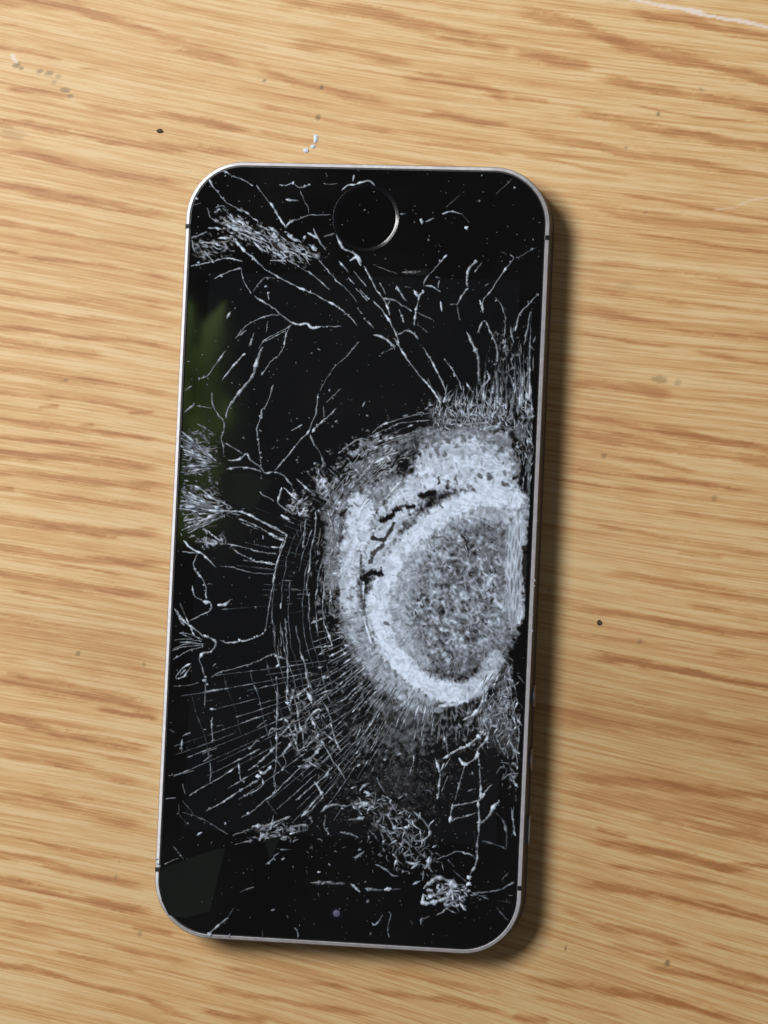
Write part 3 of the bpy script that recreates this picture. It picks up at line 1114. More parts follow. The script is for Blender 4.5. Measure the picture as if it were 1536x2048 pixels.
# nested arcs round the left of the crater and long rays crossing them down to the lower left corner
web = Heap(); WB = .85
def broken(P, w, b, keep_=.75, piece=26):
    """lay a long line as separate broken lengths, each with its own strength"""
    Q, L = smooth_path(np.array(P, float), 4.0); n = len(Q); i = 0
    while i < n-3:
        k_ = int(max(3, rng.normal(piece/4, piece/9))); j = min(n, i+k_+1)
        if rng.random() < keep_ and j-i >= 3:
            V, F, A = ridge(Q[i:j], w*rng.uniform(.7, 1.35), min(1, WB*b*rng.uniform(.5, 1.6)), jag=.5); web.add(V, F, A)
        i += k_
def rad_pt(c, r_, th): return (c[0]+r_*math.cos(math.radians(th)), c[1]+r_*math.sin(math.radians(th)))
GR = np.interp
for R_, t0, t1, b, kp in ((262,212,150,.42,.75),(276,208,138,.40,.7),(290,206,130,.48,.8),(302,205,150,.36,.65),(316,203,124,.46,.8),(330,200,126,.36,.6),(345,199,120,.50,.8),(362,196,128,.34,.5),
                          (384,160,122,.40,.6),(420,158,126,.30,.45),(470,160,132,.28,.4),(540,158,140,.26,.35)):
    P = []
    for th in np.arange(t0, t1, -3.):
        g_ = GR(th, [100, 120, 135, 150, 180, 212], [1.10, 1.16, 1.18, 1.07, 1.0, .97]); P.append(rad_pt((910, 1180), R_*g_ + rng.normal(0, .8), th))
    broken(P, 2.3, b*1.1, min(.92, kp+.15), 52)
for i in range(34):
    th = 118 + i*1.62 + rng.normal(0, .35); c2 = (905, 1275) if th > 128 else (905, 1225)
    r0 = rng.uniform(235, 300); r1 = rng.uniform(430, 640) if rng.random() < .75 else rng.uniform(330, 420)
    P = [rad_pt(c2, r_, th + (r_-300)*.006) for r_ in np.arange(r0, r1, 24)]
    P = [p for p in P if 333 < p[0] < 1040 and p[1] < 1690]
    if len(P) > 2: broken(P, 2.0, .38, .82, 56)
for i in range(22):                     # short lines between the arcs and the left edge, and above the crater
    th = 172 + i*1.6; r0 = rng.uniform(285, 330)
    broken([rad_pt((910, 1180), r_, th) for r_ in np.arange(r0, r0+rng.uniform(45, 150), 16)], 2.0, .26, .6, 22)
for i in range(16):
    th = rng.uniform(205, 262); r0 = rng.uniform(285, 340)
    broken([rad_pt((930, 1150), r_, th) for r_ in np.arange(r0-30, r0+rng.uniform(10, 60), 12)], 2.0, .32, .7, 20)
for R_, t0, t1 in ((292,200,250),(304,206,262),(318,212,268),(332,222,262)):
    broken([rad_pt((930, 1165), R_, th) for th in np.arange(t0, t1, 4.)], 2.4, .45, .75, 28)
WB = 1.
for th in np.arange(100, 162, 1.9):              # crisp rays leaving the lower left rim of the crater
    th = th + rng.normal(0, .35); g_ = GR(th, [100, 130, 160], [232, 226, 236]); r1 = g_ + rng.uniform(38, 105)
    broken([rad_pt((910, 1185), r_, th) for r_ in np.arange(g_-4, r1, 14)], 2.9, .52, .85, 44)
for th in np.arange(104, 150, 3.4):
    r0 = rng.uniform(300, 335); broken([rad_pt((910, 1185), r_, th+rng.normal(0, .3)) for r_ in np.arange(r0, r0+rng.uniform(30, 90), 14)], 2.4, .36, .8, 36)
for x0, y0, y1, tx, ty, n_ in ((359, 858, 958, 448, 932, 26), (356, 968, 1078, 462, 1024, 26), (352, 1180, 1290, 395, 1285, 6)):      # two fans opening towards the left edge
    for i in range(n_):
        y = rng.uniform(y0, y1); f_ = rng.uniform(.35, .95); s0 = rng.uniform(0, .3)
        a_ = np.array([x0, y]); e_ = a_ + (np.array([tx, ty])-a_)*f_; a_ = a_ + (e_-a_)*s0
        m_ = (a_+e_)/2 + rng.normal(0, 2.2, 2)
        broken([a_, m_, e_], 3.2, .55, .95, 40)
for i in range(34):                                  # big bright splinters of the upper left patch
    x = rng.uniform(452, 625); y = 440 + (x-452)*.40 + rng.normal(0, 13); L_ = rng.uniform(8, 30); a_ = math.radians(rng.normal(33, 8))
    V, F, A = ridge(np.array([[x, y], [x+L_*math.cos(a_), y+L_*math.sin(a_)]]), rng.uniform(3, 6), rng.uniform(.5, 1), jag=.4); web.add(V, F, A)
def spike(x0, y0, x1, y1, w, b, bend=0.):
    mx_, my_ = (x0+x1)/2+bend, (y0+y1)/2; V, F, A = ridge(np.array([[x0, y0], [mx_, my_], [x1, y1]]), w, b, jag=.5)
    n_ = len(V)//3; k_ = np.linspace(1.3, .25, n_)                      # wide at the foot, running out to a point
    for q in (0, 2): V[q*n_:(q+1)*n_, :2] = V[n_:2*n_, :2] + (V[q*n_:(q+1)*n_, :2]-V[n_:2*n_, :2])*k_[:,None]
    A *= np.tile(np.linspace(1.15, .55, n_), 3); web.add(V, F, np.clip(A, 0, 1))
for i in range(40):                                  # spikes standing up from the crater towards the lower right of the button
    x = 880 + i*4.7 + rng.normal(0, 2.5); hgt = np.interp(x, [880, 940, 985, 1020, 1065], [28, 62, 120, 165, 190])*rng.uniform(.45, 1.1); y = rng.uniform(800, 845)
    spike(x, y, x + rng.normal(6, 7) - (x-985)*.06, y-hgt, rng.uniform(3, 5.5), rng.uniform(.45, .9), rng.normal(0, 3))
for i in range(60):                                  # splintered foot of the spikes
    x = rng.uniform(868, 1062); y = rng.uniform(790, 870); a_ = math.radians(rng.choice([60, 85, 100, 130, 15])+rng.normal(0, 8)); L_ = rng.uniform(9, 26)
    spike(x, y, x+L_*math.cos(a_), y-L_*math.sin(a_), rng.uniform(2.4, 4.5), rng.uniform(.4, .95))
for i in range(26):                                  # the same at the right edge beside and below the crater
    x = rng.uniform(1044, 1066); y = rng.uniform(860, 990); spike(x, y, x+rng.normal(0, 4), y-rng.uniform(10, 34), rng.uniform(2.4, 4.5), rng.uniform(.4, .9))
for i in range(40):
    x = rng.uniform(960, 1040); y = rng.uniform(1330, 1500); a_ = math.radians(rng.choice([-110, -70, -60, -125])+rng.normal(0, 10)); L_ = rng.uniform(14, 46)
    spike(x, y, x+L_*math.cos(a_), y-L_*math.sin(a_), rng.uniform(2.2, 4.2), rng.uniform(.35, .85), rng.normal(0, 3))
for cx_, cy_, n_, a0 in ((735, 1606, 16, 20), (790, 1655, 26, -50), (825, 1700, 12, -60), (560, 1662, 12, 12), (905, 1788, 18, 20)):   # branching clumps near the foot
    for i in range(n_):
        x = cx_+rng.normal(0, 24); y = cy_+rng.normal(0, 15 if a0 > 0 else 26); a_ = math.radians(a0+rng.choice([0, 0, 70, -60])+rng.normal(0, 12)); L_ = rng.uniform(10, 34)
        spike(x, y, x+L_*math.cos(a_), y-L_*math.sin(a_), rng.uniform(2.8, 5.2), rng.uniform(.45, .95), rng.normal(0, 3))
web.build('crack_web', glass)
small.build('small_glass_chips', glass)

# ------------------------------------------------------------------ crushed area: how thoroughly the glass is crushed, drawn with soft strokes on a 1-unit grid
GX0, GX1, GY0, GY1 = 320, 1095, 330, 1900
gx = np.arange(GX0, GX1); gy = np.arange(GY0, GY1)
DX, DY = np.meshgrid(gx, gy, indexing='ij'); DX = DX.astype(float); DY = DY.astype(float)
D = np.zeros(DX.shape)
wob1 = soft(*D.shape, 14, 14); wob2 = soft(*D.shape, 6, 6)
wob = (wob1-wob1.mean())/wob1.std()*.6 + (wob2-wob2.mean())/wob2.std()*.4
def stroke(w, v, P, soft_=.5, mode='max', rag=.16):
    P = np.array(P, float); m_ = w
    i0, i1 = max(0, int(P[:,0].min()-m_-GX0)), int(P[:,0].max()+m_-GX0); j0, j1 = max(0, int(P[:,1].min()-m_-GY0)), int(P[:,1].max()+m_-GY0)
    sl = (slice(i0, i1), slice(j0, j1))
    d, t = seg_dist(DX[sl], DY[sl], P)
    hw = w*.5*(1+rag*wob[sl])
    f = np.clip((hw-d)/(w*.5*soft_)+.5*soft_, 0, 1); f = f*f*(3-2*f)
    if mode == 'max': D[sl] = np.maximum(D[sl], f*v)
    elif mode == 'add': D[sl] += f*v
    else: D[sl] = D[sl]*(1-f) + v*f
# grey centre
stroke(190, .36, [(920,1130),(900,1250),(915,1290)], .5)
stroke(120, .34, [(960,1030),(940,1120)], .5)
stroke(70, .46, [(990,1010),(1020,1100),(1015,1200),(990,1290)], .6)
stroke(50, .58, [(1030,1000),(1028,1090),(1025,1180),(1020,1240)], .5)
stroke(60, .60, [(930,1020),(870,1060),(825,1120),(800,1180)], .8)
# outer crushed belt
stroke(90, .80, [(870,920),(930,910),(990,930)], .6)
stroke(80, .86, [(860,950),(930,945),(1000,960)], .6)
stroke(50, .55, [(870,880),(930,872),(1000,885),(1020,940)], .7)
stroke(70, .84, [(725,1010),(715,1060),(705,1110)], .6)
stroke(50, .62, [(800,970),(760,990),(735,1010)], .8)
stroke(52, .80, [(705,1110),(697,1160),(700,1210)], .6)
stroke(52, .66, [(702,1210),(716,1270),(748,1325),(795,1375),(845,1405)], 1.1)
stroke(5, .95, [(727,1165),(725,1205),(730,1245),(742,1285)], .8)
stroke(34, .50, [(670,1040),(664,1110),(668,1170)], .9)
stroke(26, .34, [(672,990),(655,1030)], .9)
# bright ring
stroke(74, .70, [(1025,1020),(960,1012),(905,1040),(855,1080),(820,1125),(790,1200),(800,1260),(830,1320)], 1.2)
stroke(50, .93, [(1030,1000),(990,992),(940,1002),(890,1025),(845,1058),(805,1100),(775,1145),(758,1200)], 1.0)
stroke(56, .92, [(758,1200),(762,1255),(785,1305),(822,1345)], 1.0)
stroke(52, .93, [(822,1345),(865,1378),(905,1385)], 1.0)
stroke(40, .74, [(905,1385),(945,1378),(975,1350),(990,1318)], 1.1)
stroke(10, .9, [(920,1405),(950,1385),(985,1345)], .8)
stroke(8, .8, [(880,1412),(915,1408),(945,1392)], .8)
stroke(14, .5, [(830,1415),(880,1420)], .9)
stroke(70, .80, [(830,975),(775,1045),(748,1125)], .7)
# smooth darker trough between belt and ring, seams
stroke(5, .35, [(722,1110),(722,1180),(728,1230)], .8, 'set')
# right margin
stroke(24, .62, [(1040,1000),(1043,1040),(1046,1085)], .6)
stroke(22, .6, [(1032,1140),(1035,1200),(1047,1225)], .6)
stroke(10, .75, [(1045,1215),(1036,1245)], .6)
stroke(26, .35, [(1010,1270),(1005,1310),(1002,1360),(1010,1420)], .9)
stroke(10, .7, [(985,1330),(975,1370),(968,1400)], .8)
# upper fringe
stroke(30, .2, [(870,830),(930,830),(990,840)], .9)
stroke(30, .1, [(1000,760),(1040,800),(1050,850)], .9)
stroke(30, .32, [(1040,860),(1062,900),(1066,980)], .9)
stroke(30, .36, [(690,1010),(740,930),(800,890),(850,870)], .9)
# lower fringe
stroke(30, .26, [(750,1400),(800,1430),(860,1440)], .9)
stroke(60, .20, [(990,1420),(1010,1480)], .9)
stroke(30, .30, [(760,1410),(790,1425)], .9)
# places where the glass stayed dark
DARK = ((12,.03,[(843,993),(866,985)]),(12,.02,[(764,1041),(780,1034),(788,1029)]),(12,.03,[(788,1022),(800,1016)]),(8,.15,[(800,1014),(812,1011)]),(10,.05,[(814,1014),(826,1012)]),
    (8,.08,[(746,1077),(768,1080)]),(7,.1,[(768,1080),(778,1066),(788,1046)]),(8,.15,[(740,1124),(750,1103),(765,1090)]),(12,.02,[(728,1156),(738,1146),(760,1145)]),
    (7,.1,[(877,958),(878,966)]),(9,.08,[(896,966),(894,974)]),(8,.25,[(912,955),(914,965)]),(9,.2,[(979,948),(981,956)]),(9,.2,[(1005,968),(1016,970)]),(7,.3,[(958,950),(962,954)]),
    (14,.02,[(1049,885),(1049,980)]),(8,.05,[(1060,870),(1063,905)]),(12,.06,[(1050,1095),(1050,1150)]),(16,.03,[(1060,1270),(1040,1290),(1035,1340),(1038,1420)]),
    (9,.08,[(926,1070),(934,1088)]),(8,.25,[(962,1045),(970,1062)]),(6,.2,[(880,1010),(884,1014)]),(6,.3,[(770,1246),(778,1250)]),
    (7,.25,[(866,1075),(885,1073)]),(8,.1,[(1010,1330),(1000,1360)]))
# ---- the crushed glass breaks into cells: dark plates with white powdery joints, long or round by place
cx0, cy0 = 910., 1190.
def worley(u, v, seed):
    """cell noise over any two coordinates: gap to the joint, and a random number per cell"""
    r_ = np.random.default_rng(seed); tab = r_.random((3, 4096))
    iu, iv = np.floor(u).astype(int), np.floor(v).astype(int)
    f1 = np.full(u.shape, 9.); f2 = f1.copy(); idr = np.zeros(u.shape)
    for a in (-1, 0, 1):
        for b_ in (-1, 0, 1):
            h = ((iu+a)*73856093 ^ (iv+b_)*19349663) & 4095
            d = np.hypot(iu+a+tab[0][h]-u, iv+b_+tab[1][h]-v)
            k_ = d < f1; f2 = np.where(k_, f1, np.minimum(f2, d)); idr = np.where(k_, tab[2][h], idr); f1 = np.where(k_, d, f1)
    return f2-f1, idr
wobs = soft(*D.shape, 26, 26); wobs -= wobs.mean(); wobs /= wobs.std(); wobt = soft(*D.shape, 26, 26); wobt -= wobt.mean(); wobt /= wobt.std()
def lin(ang, along, across, seed):
    a = math.radians(ang); c, s_ = math.cos(a), math.sin(a)
    X_ = DX + 2.2*wobs; Y_ = DY + 2.2*wobt
    return worley((X_*c+Y_*s_)/along, (-X_*s_+Y_*c)/across, seed)
RR = np.hypot(DX-cx0, DY-cy0); TH = np.arctan2(DY-cy0, DX-cx0)
def pol(along, across, seed, ref=250):
    return worley((RR+3*wobs)/along, (TH*ref+2.5*wobt)/across, seed)
def joints(g_, w_): return np.clip(1 - g_/w_, 0, 1)
def blob(cx, cy, rx, ry, rot=0, edge=.5, rag=.35):
    c, s_ = math.cos(math.radians(rot)), math.sin(math.radians(rot))
    u = ((DX-cx)*c+(DY-cy)*s_)/rx; v = (-(DX-cx)*s_+(DY-cy)*c)/ry
    return np.clip((1 + rag*wob - np.hypot(u, v))/edge, 0, 1)
light = soft(*D.shape, 10, 10); light -= light.mean(); light /= light.std()
fine = soft(*D.shape, 3, 3); fine -= fine.mean(); fine /= fine.std()
# belt and ring: bright, fine cells across the ring direction
def vnoise(u, v, seed):
    tab = np.random.default_rng(seed).random(4096)
    iu, iv = np.floor(u).astype(int), np.floor(v).astype(int); fu, fv = u-iu, v-iv
    fu = fu*fu*(3-2*fu); fv = fv*fv*(3-2*fv); h = lambda a, b_: tab[((iu+a)*73856093 ^ (iv+b_)*19349663) & 4095]
    return (h(0,0)*(1-fu)+h(1,0)*fu)*(1-fv) + (h(0,1)*(1-fu)+h(1,1)*fu)*fv - .5
RW = RR + 3*wobs; TW = TH*250 + 2.5*wobt
fr = vnoise(RW/16, TW/2.6, 51) + .6*vnoise(RW/9, TW/4.5, 52)          # fibres pointing at the middle
ft = vnoise(RW/3.4, TW/46, 53) + .7*vnoise(RW/6.5, TW/30, 54)         # fibres running round it
def vlin(ang, al, ac, seed):
    a = math.radians(ang); c, s_ = math.cos(a), math.sin(a); X_ = DX+2*wobs; Y_ = DY+2*wobt
    return vnoise((X_*c+Y_*s_)/al, (-X_*s_+Y_*c)/ac, seed)
fd = vlin(52, 15, 2.8, 55) + .7*vlin(68, 11, 3.2, 56); fe = vlin(-25, 14, 3, 57)
g1, id1 = pol(7, 5, 1); g2, id2 = pol(13, 8, 2)
belt = D*(.96 + .07*(joints(g1, .5)-.4) + .05*(id1-.5) + .04*light + .015*fine)
belt *= 1 + (.06+.5*np.clip(1-D, 0, 1))*fr + (.20+.5*np.clip(1-D, 0, 1))*ft
belt *= 1 - .5*(id2 > .94)*np.clip(g2*3, 0, 1)*(D < .88)*(RR > 150)
g7, id7 = worley((RR+2*wobs)/9, (TH*250+2*wobt)/6, 37)
belt *= 1 - .32*(id7 > .86)*np.clip(g7*2.2, 0, 1)*np.clip((.97-D)*8, 0, 1)
g6, id6 = worley((RR+3*wobs)/13, (TH*250+2*wobt)/8, 36)
thin = np.clip((.80-D)/.45, 0, 1)
belt *= 1 - thin*(.20+.65*id6)*(1-joints(g6, .5+.25*light.clip(-1, 1)))
# centre: dark leaning cells, grey joints
g3, id3 = lin(56, 19, 8.5, 3); g4, id4 = lin(-28, 26, 13, 4)
mid = blob(912, 1190, 112, 165, 6, .35, .12); core0 = blob(920, 1190, 88, 135, 8, .5, .15)
hi = np.clip((1195-DY)/200 + .5, 0, 1)
cen = (.08 + .42*id3**2)*(1-joints(g3, .42)) + (.60+.12*light)*joints(g3, .42)
cen = np.maximum(cen, (.52+.13*light)*joints(g4, .14)) *.8 + .05*fine
core = blob(925, 1180, 75, 125, 0, .9, .2)
rdg = lambda q, k_: np.clip(1-np.abs(q)*k_, 0, 1)
hair = np.maximum(np.maximum(rdg(vlin(52, 30, 11, 70), 6), .9*rdg(vlin(68, 24, 12, 71), 6)), np.maximum(.75*rdg(vlin(-18, 26, 14, 72), 7), .55*rdg(vlin(85, 26, 11, 73), 7)))
cen = cen*(.26-.08*core) + (.10+.05*light)*(1-.5*core) + (.46+.10*light)*hair*(.92+.2*fd) + .05*fd + .09*(lin(56, 16, 9, 74)[1]-.5)
cen = cen + .14*blob(985, 1170, 36, 170, 0, .9, .2) + .16*blob(825, 1110, 44, 110, 30, .9, .2) + .08*blob(930, 1040, 80, 40, 0, .9, .2)
mid = mid*(1 - np.clip((D-.70)/.20, 0, 1)*(1-.9*core0))
Dt = belt*(1-mid) + mid*cen*np.clip(D/.34, 0, 1.05)
# streaks near the long side of the phone
g5, id5 = worley(DY/34, (DX+DY*.02)/5.5, 5)
side = blob(1030, 1130, 26, 150, 0, .4, .15)
Dt = Dt*(1-side) + side*np.clip(D*1.15, 0, 1)*(.55+.55*joints(g5, .5)+.35*(id5-.3))
RAD = True
fv_ = vlin(88, 22, 3.0, 58) + .6*vlin(95, 13, 4, 59); fh_ = vlin(8, 20, 3.0, 60) + .6*vlin(20, 13, 4, 61)
def net(mask, wk, width, v, cell=0., m2=.35, fb=None):
    global Dt
    g_, i_ = wk
    val = v*(1+m2*light*.5+.35*(i_-.5))*joints(g_, width)**1.15*1.12*np.clip(.75+.5*wob1*2-.5, .25, 1.3) + cell*i_**3
    Dt = np.maximum(Dt, np.clip(mask, 0, 1)*val*(1 + .7*(fr if fb is None else fb)))
up = lin(92, 34, 10, 11); up2 = lin(80, 17, 9, 12); diag = lin(36, 30, 7, 13); hor = lin(5, 26, 7, 14); hor2 = lin(20, 28, 8, 15)
net(blob(1020, 745, 40, 95, 0, .7), up, .22, .40, fb=fv_)
net(blob(1010, 690, 14, 26, 0, .6), up2, .3, .5, .0, fb=fv_)
net(blob(950, 826, 92, 36, 0, .45), up2, .30, .74, .10, fb=fv_)
net(blob(888, 832, 30, 34, 0, .5), up2, .30, .70, .10, fb=fv_)
net(blob(1050, 880, 26, 110, 0, .45), up2, .30, .62, .06, fb=fv_)
net(blob(960, 862, 90, 14, 0, .5), hor, .5, .6, .2)
net(blob(478, 456, 44, 22, 32, .6), diag, .5, .85, .30, fb=fd)
net(blob(550, 488, 92, 26, 22, .55), diag, .30, .70, .10, fb=fd)
net(blob(425, 495, 50, 24, 0, .6), hor2, .35, .5)
net(blob(392, 905, 46, 56, 0, .5), hor, .34, .5, .05, fb=fh_)
net(blob(400, 1012, 52, 52, 0, .5), hor2, .34, .5, .05, fb=fh_)
net(blob(425, 1084, 34, 14, 0, .6), hor2, .5, .7, .2)
# arcs upper left and the dark fan below the ring
arc = worley((TH*210+2*wobt)/34, (RR+3*wobs)/8, 21)
net(blob(740, 935, 85, 60, -42, .5), arc, .45, .60, .10)
net(blob(672, 1000, 34, 60, 0, .6), arc, .5, .62, .15)
net(blob(648, 975, 26, 46, -20, .6), up2, .5, .62, .2)
net(blob(602, 1012, 28, 34, 0, .6), lin(120, 16, 9, 16), .45, .7, .1)
net(blob(660, 1150, 34, 130, 0, .6), worley((TH*250+2*wobt)/70, (RR+3*wobs)/10, 22), .28, .42)
net(blob(700, 1250, 34, 95, -20, .6), pol(9, 7, 23), .5, .60, .10)
rays = worley((RR+3*wobs)/52, (TH*255+2*wobt)/10.5, 24)
low = np.clip((TH-math.radians(92))/.3, 0, 1)*np.clip((math.radians(158)-TH)/.25, 0, 1)*np.clip((RR-205)/22, 0, 1)
net(low*np.clip((262+14*wob-RR)/40, 0, 1), rays, .45, .62)
net(low*np.clip((372+30*wob-RR)/90, 0, 1), rays, .22, .34)
low2 = np.clip((TH-math.radians(58))/.3, 0, 1)*np.clip((math.radians(125)-TH)/.25, 0, 1)*np.clip((RR-205)/22, 0, 1)
net(low2*np.clip((300+30*wob-RR)/60, 0, 1), worley((RR+3*wobs)/30, (TH*255+2*wobt)/8, 25), .35, .40)
net(blob(985, 1440, 60, 56, 0, .6), lin(108, 26, 13, 26), .3, .68, .04)
net(blob(1032, 1480, 26, 110, 0, .5), lin(75, 30, 13, 27), .25, .55, .03)
net(blob(1015, 1380, 24, 60, 0, .6), up2, .5, .6, .1)
net(blob(600, 1440, 55, 75, 0, .6), lin(135, 30, 26, 28), .20, .62)
net(blob(640, 1500, 50, 60, 0, .6), lin(140, 34, 24, 29), .18, .5)
net(blob(735, 1608, 55, 24, 8, .6), lin(25, 26, 15, 30), .2, .50, .03)
net(blob(785, 1655, 46, 48, 40, .6), lin(55, 30, 15, 31), .2, .55, .03)
net(blob(830, 1705, 50, 44, 30, .6), lin(70, 22, 16, 32), .18, .45, .02)
net(blob(905, 1790, 42, 24, 10, .5), lin(165, 26, 10, 33), .5, .8, .30)
net(blob(560, 1662, 56, 18, -12, .6), lin(165, 16, 10, 34), .4, .6, .10)
haze_ = .55*blob(790, 1560, 150, 110, -30, .9)*(.16+.05*light+.05*fine) + blob(800, 1470, 110, 50, 0, .9)*.16
Dt = np.maximum(Dt, haze_*(.85+.3*(pol(14, 9, 35)[1]**2)))
Dd = D; D = Dt
for w, v, P in DARK: stroke(w, v, P, .7, 'set', .5)
D = Dd
Dt = np.clip(Dt, 0, 1)

# the powdery sheet lying over the crushed part, uneven in height
k = 1; Ds = Dt[::k, ::k]; Xs = DX[::k, ::k]; Ys = DY[::k, ::k]
g = G(np.stack([Xs.ravel(), Ys.ravel()], 1)); n1_, n2_ = Ds.shape
inside = (np.abs(g[:,0]) < W/2-.0013) & (np.abs(g[:,1]) < H/2-.0013)
hz = ZG + .000012 + (.000008*Ds*(1+.35*fine)).ravel().clip(0)
vid = np.arange(n1_*n2_).reshape(n1_, n2_)
F = np.stack([vid[:-1,:-1], vid[:-1,1:], vid[1:,1:], vid[1:,:-1]], -1).reshape(-1, 4)
keep = inside[F].all(1) & (Ds.ravel()[F].max(1) > .05); F = F[keep]
used, inv = np.unique(F, return_inverse=True); F = inv.reshape(-1, 4)
V = np.column_stack([g, hz])[used]
o = mesh('crushed_zone', V, F, M_powder, glass, dict(amount=np.clip(Ds.ravel()[used], 0, 1))); o['kind'] = 'stuff'

# needles and splinters of crushed glass
def needles(cx, cy, ang, ln, wd, br, zlo=.00002, zhi=.00009, tilt=.25):
    """flat four-sided splinters; all arguments arrays in survey units / degrees"""
    n = len(cx); a = np.radians(ang)
    dx, dy = np.cos(a), np.sin(a); nx_, ny_ = -dy, dx
    sh = rng.uniform(-.25, .25, (n,))
    def P(s, t): return np.stack([cx + dx*ln*s + nx_*wd*t, cy + dy*ln*s + ny_*wd*t], 1)
    pts = [P(-.5, 0), P(sh, .5), P(.5, 0), P(-sh, -.5)]
    z = rng.uniform(zlo, zhi, n); tl = rng.normal(0, tilt, n); tw = rng.normal(0, tilt, n)
    zz = [z - tl*ln*.5*PX*.3, z + tw*wd*.5*PX, z + tl*ln*.5*PX*.3, z - tw*wd*.5*PX]
    V = np.stack([np.column_stack([G(p_), ZG + np.maximum(q, .000012)]) for p_, q in zip(pts, zz)], 1).reshape(-1, 3)
    F = np.arange(4*n).reshape(n, 4)[:, ::-1]
    ok = (np.abs(V[:,0]).reshape(n,4).max(1) < W/2-.0011) & (np.abs(V[:,1]).reshape(n,4).max(1) < H/2-.0011)
    A = np.repeat(br, 4)
    okv = np.repeat(ok, 4); F = np.arange(4*ok.sum()).reshape(-1, 4)[:, ::-1]
    return V[okv], F, A[okv]
def build_needles(name, lst):
    Vs, Fs, As = [], [], []; n = 0
    for V, F, A in lst: Vs.append(V); Fs.append(F+n); As.append(A); n += len(V)
    o = mesh(name, np.vstack(Vs), np.vstack(Fs), M_crack, glass, dict(amount=np.concatenate(As))); o['kind'] = 'stuff'
    return o
def sample(n, Dm, lo, hi):
    pr = np.clip(Dm, 0, 1).ravel()**.9; m_ = ((Dm > lo) & (Dm < hi)).ravel(); pr = pr*m_; pr /= pr.sum()
    i = rng.choice(len(pr), n, p=pr); return DX.ravel()[i]+rng.random(n), DY.ravel()[i]+rng.random(n), Dm.ravel()[i]
lst = []
x, y, d = sample(5000, Dt, .12, 1.1)
rad = np.degrees(np.arctan2(y-cy0, x-cx0)); rr = np.hypot((x-cx0)/150, (y-cy0)/195)
ang = np.where(rr < .62, 55 + rng.normal(0, 45, len(x)), np.where(rng.random(len(x)) < .55, rad+90, rad) + rng.normal(0, 16, len(x)))
ang = np.where((x > 1000) & (y > 980) & (y < 1300), 86 + rng.normal(0, 12, len(x)), ang)
ok_ = (d < .62) & (np.hypot((x-918)/105, (y-1190)/155) > 1); x, y, d, ang = x[ok_], y[ok_], d[ok_], ang[ok_]
lst.append(needles(x, y, ang, rng.uniform(3, 8, len(x)), rng.uniform(.9, 1.9, len(x)), np.clip(d*(.85+.45*rng.random(len(x))) + .03, 0, 1), tilt=.12))
# brighter hairs over the grey centre
n = 150; t = rng.random(n)*2*np.pi; r = np.sqrt(rng.random(n))
x = 912+100*r*np.cos(t); y = 1195+150*r*np.sin(t)
lst.append(needles(x, y, rng.choice([40, 65, 100, 150], n)+rng.normal(0, 16, n), rng.uniform(6, 18, n), rng.uniform(1.2, 2.2, n), rng.uniform(.4, .7, n), .00006, .00013))
# dark splinters: black glass pieces still whole between the powder
n = 40; t = rng.random(n)*2*np.pi; r = np.sqrt(rng.random(n))
x = 905+92*r*np.cos(t); y = 1200+125*r*np.sin(t)
lst.append(needles(x, y, rng.choice([45, 60, 140], n)+rng.normal(0, 14, n), rng.uniform(5, 13, n), rng.uniform(2, 4.6, n), rng.uniform(.03, .2, n), .00006, .00012))
build_needles('crushed_glass', lst)

# fans and nets of fine cracks
lst = []
def patch(cx, cy, rx, ry, n, ln, w, ang, aj, b0, b1, rot=0):
    n = max(4, int(n*.12)); w *= .8; aj = aj*1.4; b1 = min(1, b1*1.15)
    t = rng.random(n)*2*np.pi; r = np.sqrt(rng.random(n)); u, v = rx*r*np.cos(t), ry*r*np.sin(t); c, s = math.cos(math.radians(rot)), math.sin(math.radians(rot))
    L_ = ln*rng.uniform(.5, 1.5, n)
    lst.append(needles(cx+u*c-v*s, cy+u*s+v*c, rng.normal(ang, aj, n), L_, w*rng.uniform(.6, 1.3, n), rng.uniform(b0, b1, n)*(1-.3*r), .00002, .00004, .1))
patch(478, 455, 34, 18, 120, 16, 3, 40, 14, .35, .85, 30)
patch(545, 485, 90, 22, 130, 17, 3, 36, 12, .3, .95, 24)
patch(600, 495, 50, 18, 50, 12, 3.4, 33, 20, .5, 1, 20)
patch(430, 490, 45, 18, 50, 20, 2.4, 12, 14, .2, .55)
patch(395, 500, 22, 28, 40, 14, 2.6, 0, 30, .2, .55)
patch(395, 905, 42, 48, 90, 20, 2.8, 4, 16, .25, .75)
patch(380, 960, 40, 22, 70, 16, 3, -5, 25, .3, .8)
patch(400, 1010, 46, 46, 90, 20, 2.8, 18, 18, .25, .8)
patch(375, 1050, 26, 26, 70, 16, 3, 20, 35, .3, .8)
patch(425, 1086, 28, 12, 50, 12, 3, 10, 40, .4, .85)
patch(470, 1020, 40, 12, 40, 16, 3, 12, 20, .3, .7)
# streaks going up at the right
patch(1020, 770, 32, 60, 80, 26, 3, 92, 9, .25, .65)
patch(1050, 740, 18, 60, 70, 26, 2.8, 104, 10, .25, .6)
patch(1010, 690, 10, 22, 24, 16, 3.2, 90, 18, .35, .8)
patch(930, 825, 75, 28, 260, 16, 2.8, 70, 40, .35, .85)
patch(990, 815, 55, 26, 170, 18, 3, 85, 22, .35, .95)
patch(1050, 860, 20, 70, 190, 14, 2.8, 92, 22, .3, .8)
patch(1064, 930, 9, 90, 120, 12, 3, 90, 25, .3, .9)
patch(885, 830, 26, 34, 80, 14, 3, 60, 40, .4, .85)
patch(940, 850, 70, 10, 60, 26, 2.4, 4, 8, .35, .7)
